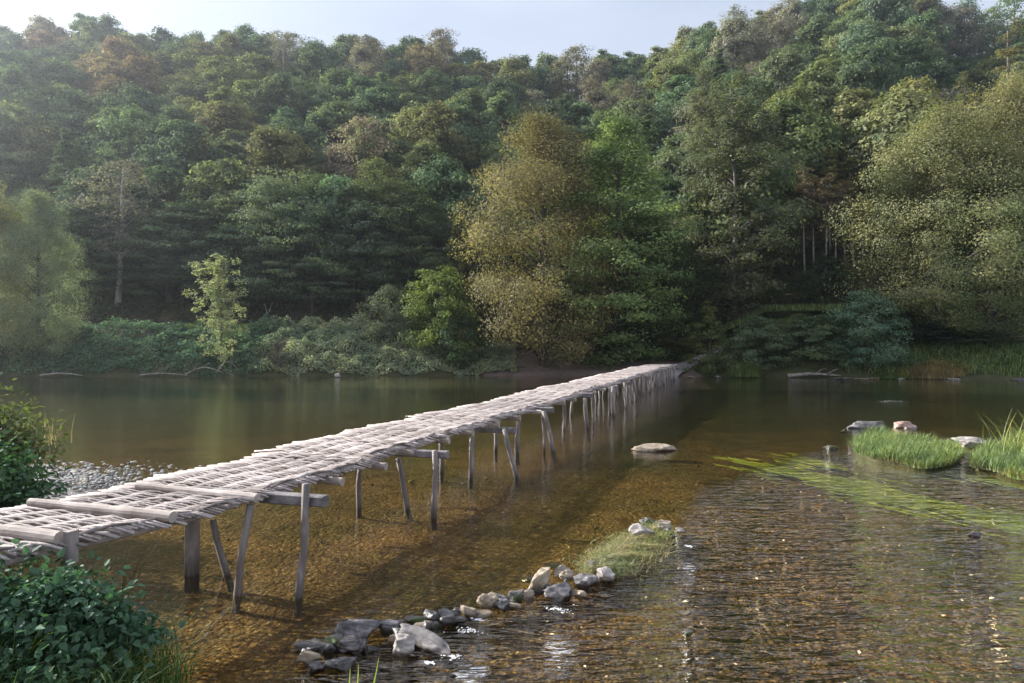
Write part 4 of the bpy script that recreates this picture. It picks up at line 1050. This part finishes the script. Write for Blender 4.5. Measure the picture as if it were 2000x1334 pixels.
    # driftwood
    def drift(label, px, py, ln, r, rz, seed, name='driftwood', zz=.12, bend=.15):
        x, y = wat(px, py); m = MB(); rr = random.Random(seed)
        m.tube([(ln * (q / 8 - .5), rr.uniform(-.05, .05), bend * math.sin(q / 8 * 3.1) + rr.uniform(-.02, .02)) for q in range(9)], [r * (1.1 - q * .09) for q in range(9)], 7)
        for _ in range(2):
            a = rr.uniform(-.3, .3) * ln; m.tube([(a, 0, bend * .7), (a + ln * .12, rr.uniform(-.2, .2), bend + .25), (a + ln * .2, rr.uniform(-.2, .2), bend + .35)], [r * .5, r * .35, r * .15], 5)
        o = m.build(name, DRIFT, None, True); o.location = (x, y, zz); o.rotation_euler = (0, 0, RAD(rz)); tag(o, label, 'driftwood')
    drift('long pale driftwood log on the right shore below the blue-green bush', 1590, 738, 3.4, .13, -3, 1)
    drift('bleached stick at the waterline under the slim pale tree', 400, 735, 2.6, .05, 4, 2, bend=.5)
    drift('tangle of pale sticks at the waterline on the far left', 120, 737, 3.0, .07, -5, 3)
    drift('bleached arched branch at the waterline right of the slim tree', 445, 734, 1.6, .045, 10, 4, bend=.9)
    drift('low dark branch afloat at the left waterline', 320, 737, 3.2, .05, 3, 5)
    # log on terrace
    p = pt(690, 607, 56.5); m = MB(); m.tube([(-1.5, 0, 0), (-.5, .05, .03), (.6, 0, .0), (1.5, .05, .04)], [.17, .16, .16, .14], 10)
    o = m.build('felled_log', wood_mat('red_wood', (.12, .07, .06), (.22, .13, .12), (.34, .22, .2), 5), None, True); o.location = (p.x, p.y, gz(p.x, p.y) + .5); tag(o, 'reddish felled log lying on the terrace above the left bank', 'log')
    # dead leaning branch
    p = pt(515, 632, 53.5); m = MB(); m.tube([(0, 0, -1), (.1, 0, .3), (.45, 0, 1.0), (.7, 0, 1.7)], [.06, .05, .035, .01], 6); m.tube([(.3, 0, .8), (.1, .1, 1.3), (0, .1, 1.6)], [.03, .02, .008], 5)
    o = m.build('dead_sapling', DRIFT, None, True); o.location = p; tag(o, 'leaning bare sapling right of the slim pale tree', 'sapling')

def leafy_shrub(name, label, cx, cy, base_z, blobs, nstem, leaf, n, color, rng, mat=LEAFN, cat='shrub'):
    """stems and shaped leaves filling a few blobs; blobs: (x,y,z,rx,ry,rz) relative"""
    root = thing(name, label, cat, (cx, cy, base_z))
    V_, F_, k = [], [], 0; m = MB()
    tot = sum(b[3] * b[5] for b in blobs)
    for b in blobs:
        nb = int(n * b[3] * b[5] / tot); c = np.array(b[:3]); R = np.array(b[3:])
        p = norm(rng.normal(size=(nb, 3))) * rng.random((nb, 1)) ** .5
        q = c + p * R * (1.08 + .4 * np.sin(p[:, :1] * 9 + p[:, 2:] * 7))
        D = p * .8 + np.array([0, 0, -.35]) + rng.normal(size=(nb, 3)) * .5
        N = p * .4 + np.array([0, 0, 1.0]) + rng.normal(size=(nb, 3)) * .35
        V, F = leaf_ovate(q, D, N, leaf, .62, rng); V_.append(V); F_.append(F + k); k += len(V)
        for _ in range(nstem):
            e = q[rng.integers(nb)]; s = np.array([c[0] * .6 + rng.normal() * .1, c[1] * .6 + rng.normal() * .1, 0])
            mid = (s + e) / 2 + np.array([0, 0, .15]); m.tube([s, mid, e], [.007, .005, .002], 4, False)
    o = mesh_obj('leaves', np.concatenate(V_), np.concatenate(F_), mat, root); o.color = (*color, 1)
    m.build('stems', simple(name + '_stem', (.05, .07, .02), (.09, .1, .04), .1), root)
    return root

def build_near_plants():
    rng = np.random.default_rng(77)
    # bottom-left leafy plant (pixels 0-335, 1100-1334)
    def rel(px, py, Y, o): p = pt(px, py, Y); return (p.x - o[0], p.y - o[1], p.z - o[2])
    o = pt(120, 1330, 4.3); o.z = .2
    B = [(*rel(90, 1165, 4.3, o), .36, .32, .17), (*rel(50, 1240, 4.2, o), .42, .34, .26), (*rel(170, 1200, 4.3, o), .22, .25, .2), (*rel(215, 1225, 4.25, o), .16, .16, .13),
         (*rel(285, 1243, 4.25, o), .13, .09, .045), (*rel(130, 1280, 4.1, o), .36, .3, .22), (*rel(-40, 1200, 4.3, o), .4, .36, .32), (*rel(60, 1330, 3.9, o), .42, .3, .2), (*rel(250, 1215, 4.3, o), .12, .1, .06), (*rel(262, 1240, 4.25, o), .2, .14, .06), (*rel(120, 1135, 4.35, o), .2, .16, .07)]
    leafy_shrub('nettle_clump', 'dark green broad-leaved plants under the near end of the bridge', o.x, o.y, o.z, B, 14, .053, 8000, (.06, .13, .07), rng, cat='plant')
    # grass at the same spot
    n = 1500; P = np.stack([rng.uniform(-3.6, -2.1, n), rng.uniform(3.4, 4.6, n), np.full(n, .12)], 1)
    P[:, 2] += np.clip(-2.4 - P[:, 0], 0, 1) * .25
    V, F = blades(P, .55, .009, .8, rng, 4); tag(mesh_obj('bank_grass', V, F, simple('near_grass', (.035, .085, .02), (.1, .17, .04), .35)), 'dark grass growing through the near plants', 'grass', kind='stuff')
    # spray of narrow leaves, right foot
    n = 260; P = np.stack([rng.uniform(-2.75, -2.25, n), rng.uniform(3.9, 4.4, n), rng.uniform(.15, .4, n)], 1)
    V, F = blades(P, .3, .014, 1.3, rng, 4); tag(mesh_obj('sedge_clump', V, F, simple('sedge', (.05, .1, .02), (.14, .2, .05), .35)), 'arching sedge at the right foot of the near plants', 'sedge')
    # bright blades
    for (bx, by, tx, ty, Y, lab) in [(50, 1290, 97, 1210, 3.9, 'single bright blade arching left among the near plants'), (60, 1270, 128, 1228, 3.9, 'lower single bright blade leaning right among the near plants')]:
        a = pt(bx, by, Y); b = pt(tx, ty, Y); m = MB(); m.tube([a, a.lerp(b, .5) + Vector((0, 0, .03)), b], [.004, .0035, .001], 4)
        tag(m.build('single_sedge', WEED, None, True), lab, 'grass blade')
    # bottom centre blades
    for i, (bx, tx, ty, lab) in enumerate([(672, 684, 1305, 'short yellow-green blade at the bottom edge, left one'), (690, 700, 1296, 'short yellow-green blade at the bottom edge, middle one'), (712, 740, 1284, 'tallest yellow-green blade at the bottom edge of the photo')]):
        Y = 3.6; a = pt(bx, 1400, Y); b = pt(tx, ty, Y)
        V = []; 
        for q in range(6):
            t = q / 5; c = a.lerp(b, t) + Vector((.03 * t * (1 - t), 0, 0)); w = .009 * (1 - t) + .0006
            V += [(c.x - w, c.y, c.z), (c.x, c.y + .003, c.z), (c.x + w, c.y, c.z)]
        F = []
        for q in range(5):
            F += [(3*q, 3*q+1, 3*q+4, 3*q+3), (3*q+1, 3*q+2, 3*q+5, 3*q+4)]
        tag(mesh_obj('single_sedge', V, F, simple('yellow_blade%d' % i, (.3, .36, .06), (.38, .42, .09), .4)), lab, 'grass blade')
    # left bushes (0-90, 790-1000)
    o = pt(0, 990, 9.0); o.z = .35
    B = [(*rel(5, 830, 9, o), .45, .5, .32), (*rel(20, 880, 8.8, o), .5, .5, .35), (*rel(-60, 850, 9, o), .6, .6, .6), (*rel(-20, 930, 8.6, o), .6, .5, .4)]
    leafy_shrub('bank_shrub', 'yellowing shrub with seed heads on the left bank', o.x, o.y, o.z, B, 30, .075, 4200, (.12, .15, .045), rng)
    o = pt(-10, 1000, 7.6); o.z = .35
    B = [(*rel(15, 945, 7.6, o), .42, .4, .25), (*rel(-50, 920, 7.6, o), .5, .4, .36), (*rel(40, 968, 7.5, o), .26, .3, .17), (*rel(-20, 985, 7.3, o), .5, .4, .22)]
    leafy_shrub('bank_shrub', 'dark green leafy shrub in front of the yellowing shrub', o.x, o.y, o.z, B, 18, .08, 3600, (.05, .11, .045), rng)
    n = 700; P = np.stack([rng.normal(size=n) * .3 - 7.0, rng.normal(size=n) * .45 + 9.0, np.full(n, .9)], 1)
    V, F = blades(P, .55, .01, .9, rng, 4); tag(mesh_obj('dry_stalks', V, F, DRYGRASS), 'pale dry stalks sticking out of the yellowing shrub', 'stalks', kind='stuff')
    # wispy willowherb under the bridge (650-740,1080..)
    o = pt(235, 1110, 4.9); m = MB()
    for q in range(7):
        a = rng.uniform(-.3, .3); m.tube([(0 + a * .2, 0, -.3), (a * .6, .05, .0), (a, .1, .1 + .08 * rng.random())], [.003, .0025, .001], 4)
    r = m.build('thin_weed', simple('thin_weed_leaf', (.05, .06, .02), (.1, .12, .04), .2), None, True); r.location = o; tag(r, 'thin weed stems poking up beside the near deck edge', 'weed')

# ------------------------------------------------------------------ light, air, camera
SUN_EL = 26.5; SUN_AZ = -69.0        # degrees from +Y, negative = left
def build_light():
    w = bpy.data.worlds.new('World'); SC.world = w; w.use_nodes = True; t = w.node_tree; t.nodes.clear()
    out = t.nodes.new('ShaderNodeOutputWorld'); bg = t.nodes.new('ShaderNodeBackground'); bg.inputs[1].default_value = .064
    sk = t.nodes.new('ShaderNodeTexSky'); sk.sky_type = 'NISHITA'; sk.sun_disc = False
    sk.sun_elevation = RAD(SUN_EL); sk.sun_rotation = RAD(SUN_AZ); sk.air_density = 1.0; sk.dust_density = 2.0
    tc = t.nodes.new('ShaderNodeTexCoord'); mp = t.nodes.new('ShaderNodeMapping'); mp.inputs['Scale'].default_value = (1, 1, 3.5)
    nz = t.nodes.new('ShaderNodeTexNoise'); nz.inputs['Scale'].default_value = 1.6; nz.inputs['Detail'].default_value = 5
    t.links.new(tc.outputs['Generated'], mp.inputs[0]); t.links.new(mp.outputs[0], nz.inputs['Vector'])
    rp = t.nodes.new('ShaderNodeValToRGB'); rp.color_ramp.elements[0].position = .3; rp.color_ramp.elements[0].color = (.5,) * 3 + (1,)
    rp.color_ramp.elements[1].position = .65; rp.color_ramp.elements[1].color = (.85,) * 3 + (1,)
    t.links.new(nz.outputs[0], rp.inputs[0])
    mx = t.nodes.new('ShaderNodeMix'); mx.data_type = 'RGBA'; mx.inputs[7].default_value = (9.6, 9.9, 10.8, 1)
    sp = t.nodes.new('ShaderNodeSeparateXYZ'); t.links.new(tc.outputs['Generated'], sp.inputs[0])
    el = t.nodes.new('ShaderNodeMapRange'); el.interpolation_type = 'SMOOTHSTEP'; el.inputs[1].default_value = .6; el.inputs[2].default_value = .92; el.inputs[3].default_value = 1; el.inputs[4].default_value = .2
    t.links.new(sp.outputs[2], el.inputs[0])
    mm = t.nodes.new('ShaderNodeMath'); mm.operation = 'MULTIPLY'; t.links.new(rp.outputs[0], mm.inputs[0]); t.links.new(el.outputs[0], mm.inputs[1])
    t.links.new(mm.outputs[0], mx.inputs[0]); t.links.new(sk.outputs[0], mx.inputs[6])
    cm = t.nodes.new('ShaderNodeMix'); cm.data_type = 'RGBA'; cm.inputs[6].default_value = (4.9, 5.3, 6.2, 1); cm.inputs[7].default_value = (11.0, 11.2, 12.6, 1)
    ce = t.nodes.new('ShaderNodeMapRange'); ce.interpolation_type = 'SMOOTHSTEP'; ce.inputs[1].default_value = .44; ce.inputs[2].default_value = .62  # unseen upper sky brightened to lift fill light and ripple reflections
    t.links.new(sp.outputs[2], ce.inputs[0]); t.links.new(ce.outputs[0], cm.inputs[0]); t.links.new(cm.outputs[2], mx.inputs[7])
    t.links.new(mx.outputs[2], bg.inputs[0]); t.links.new(bg.outputs[0], out.inputs[0])
    l = bpy.data.lights.new('Sun', 'SUN'); l.energy = 5.0; l.angle = RAD(.6); l.color = (1, .945, .88)
    o = bpy.data.objects.new('Sun', l); COL.objects.link(o)
    e, a = RAD(SUN_EL), RAD(SUN_AZ); d = Vector((math.sin(a) * math.cos(e), math.cos(a) * math.cos(e), math.sin(e)))
    o.rotation_euler = d.to_track_quat('Z', 'Y').to_euler(); o.location = d * 50
    # air
    m = MB(); V = [(x, y, z) for z in (-4, 170) for y in (-30, 240) for x in (-260, 260)]
    F = [(0, 2, 3, 1), (4, 5, 7, 6), (0, 1, 5, 4), (2, 6, 7, 3), (0, 4, 6, 2), (1, 3, 7, 5)]
    k = NT('haze_air'); v = k.n('ShaderNodeVolumePrincipled'); v.inputs['Density'].default_value = .0007; v.inputs['Anisotropy'].default_value = .82
    v.inputs['Color'].default_value = (.82, .9, 1, 1); k.l(v.outputs[0], k.out.inputs['Volume'])
    tag(mesh_obj('haze', V, F, k.m), kind='stuff')

def build_camera():
    c = bpy.data.cameras.new('Camera'); c.lens = 24; c.sensor_width = 36; c.clip_end = 2000; c.clip_start = .05
    o = bpy.data.objects.new('Camera', c); COL.objects.link(o); o.location = (0, 0, CAMZ); o.rotation_euler = (RAD(90), 0, 0)
    SC.camera = o
    SC.view_settings.view_transform = 'Standard'; SC.view_settings.look = 'None'; SC.view_settings.exposure = 1.45; SC.view_settings.gamma = 1
    SC.render.resolution_x = 1024; SC.render.resolution_y = 683
    SC.render.engine = 'CYCLES'; cy = SC.cycles
    cy.max_bounces = 6; cy.diffuse_bounces = 2; cy.glossy_bounces = 3; cy.transmission_bounces = 3; cy.volume_bounces = 0; cy.transparent_max_bounces = 8

build_setting()
build_bridge()
build_protos()
build_forest()
build_bank_trees()
build_banks()
build_rocks()
build_details()
build_near_plants()
build_light()
build_camera()
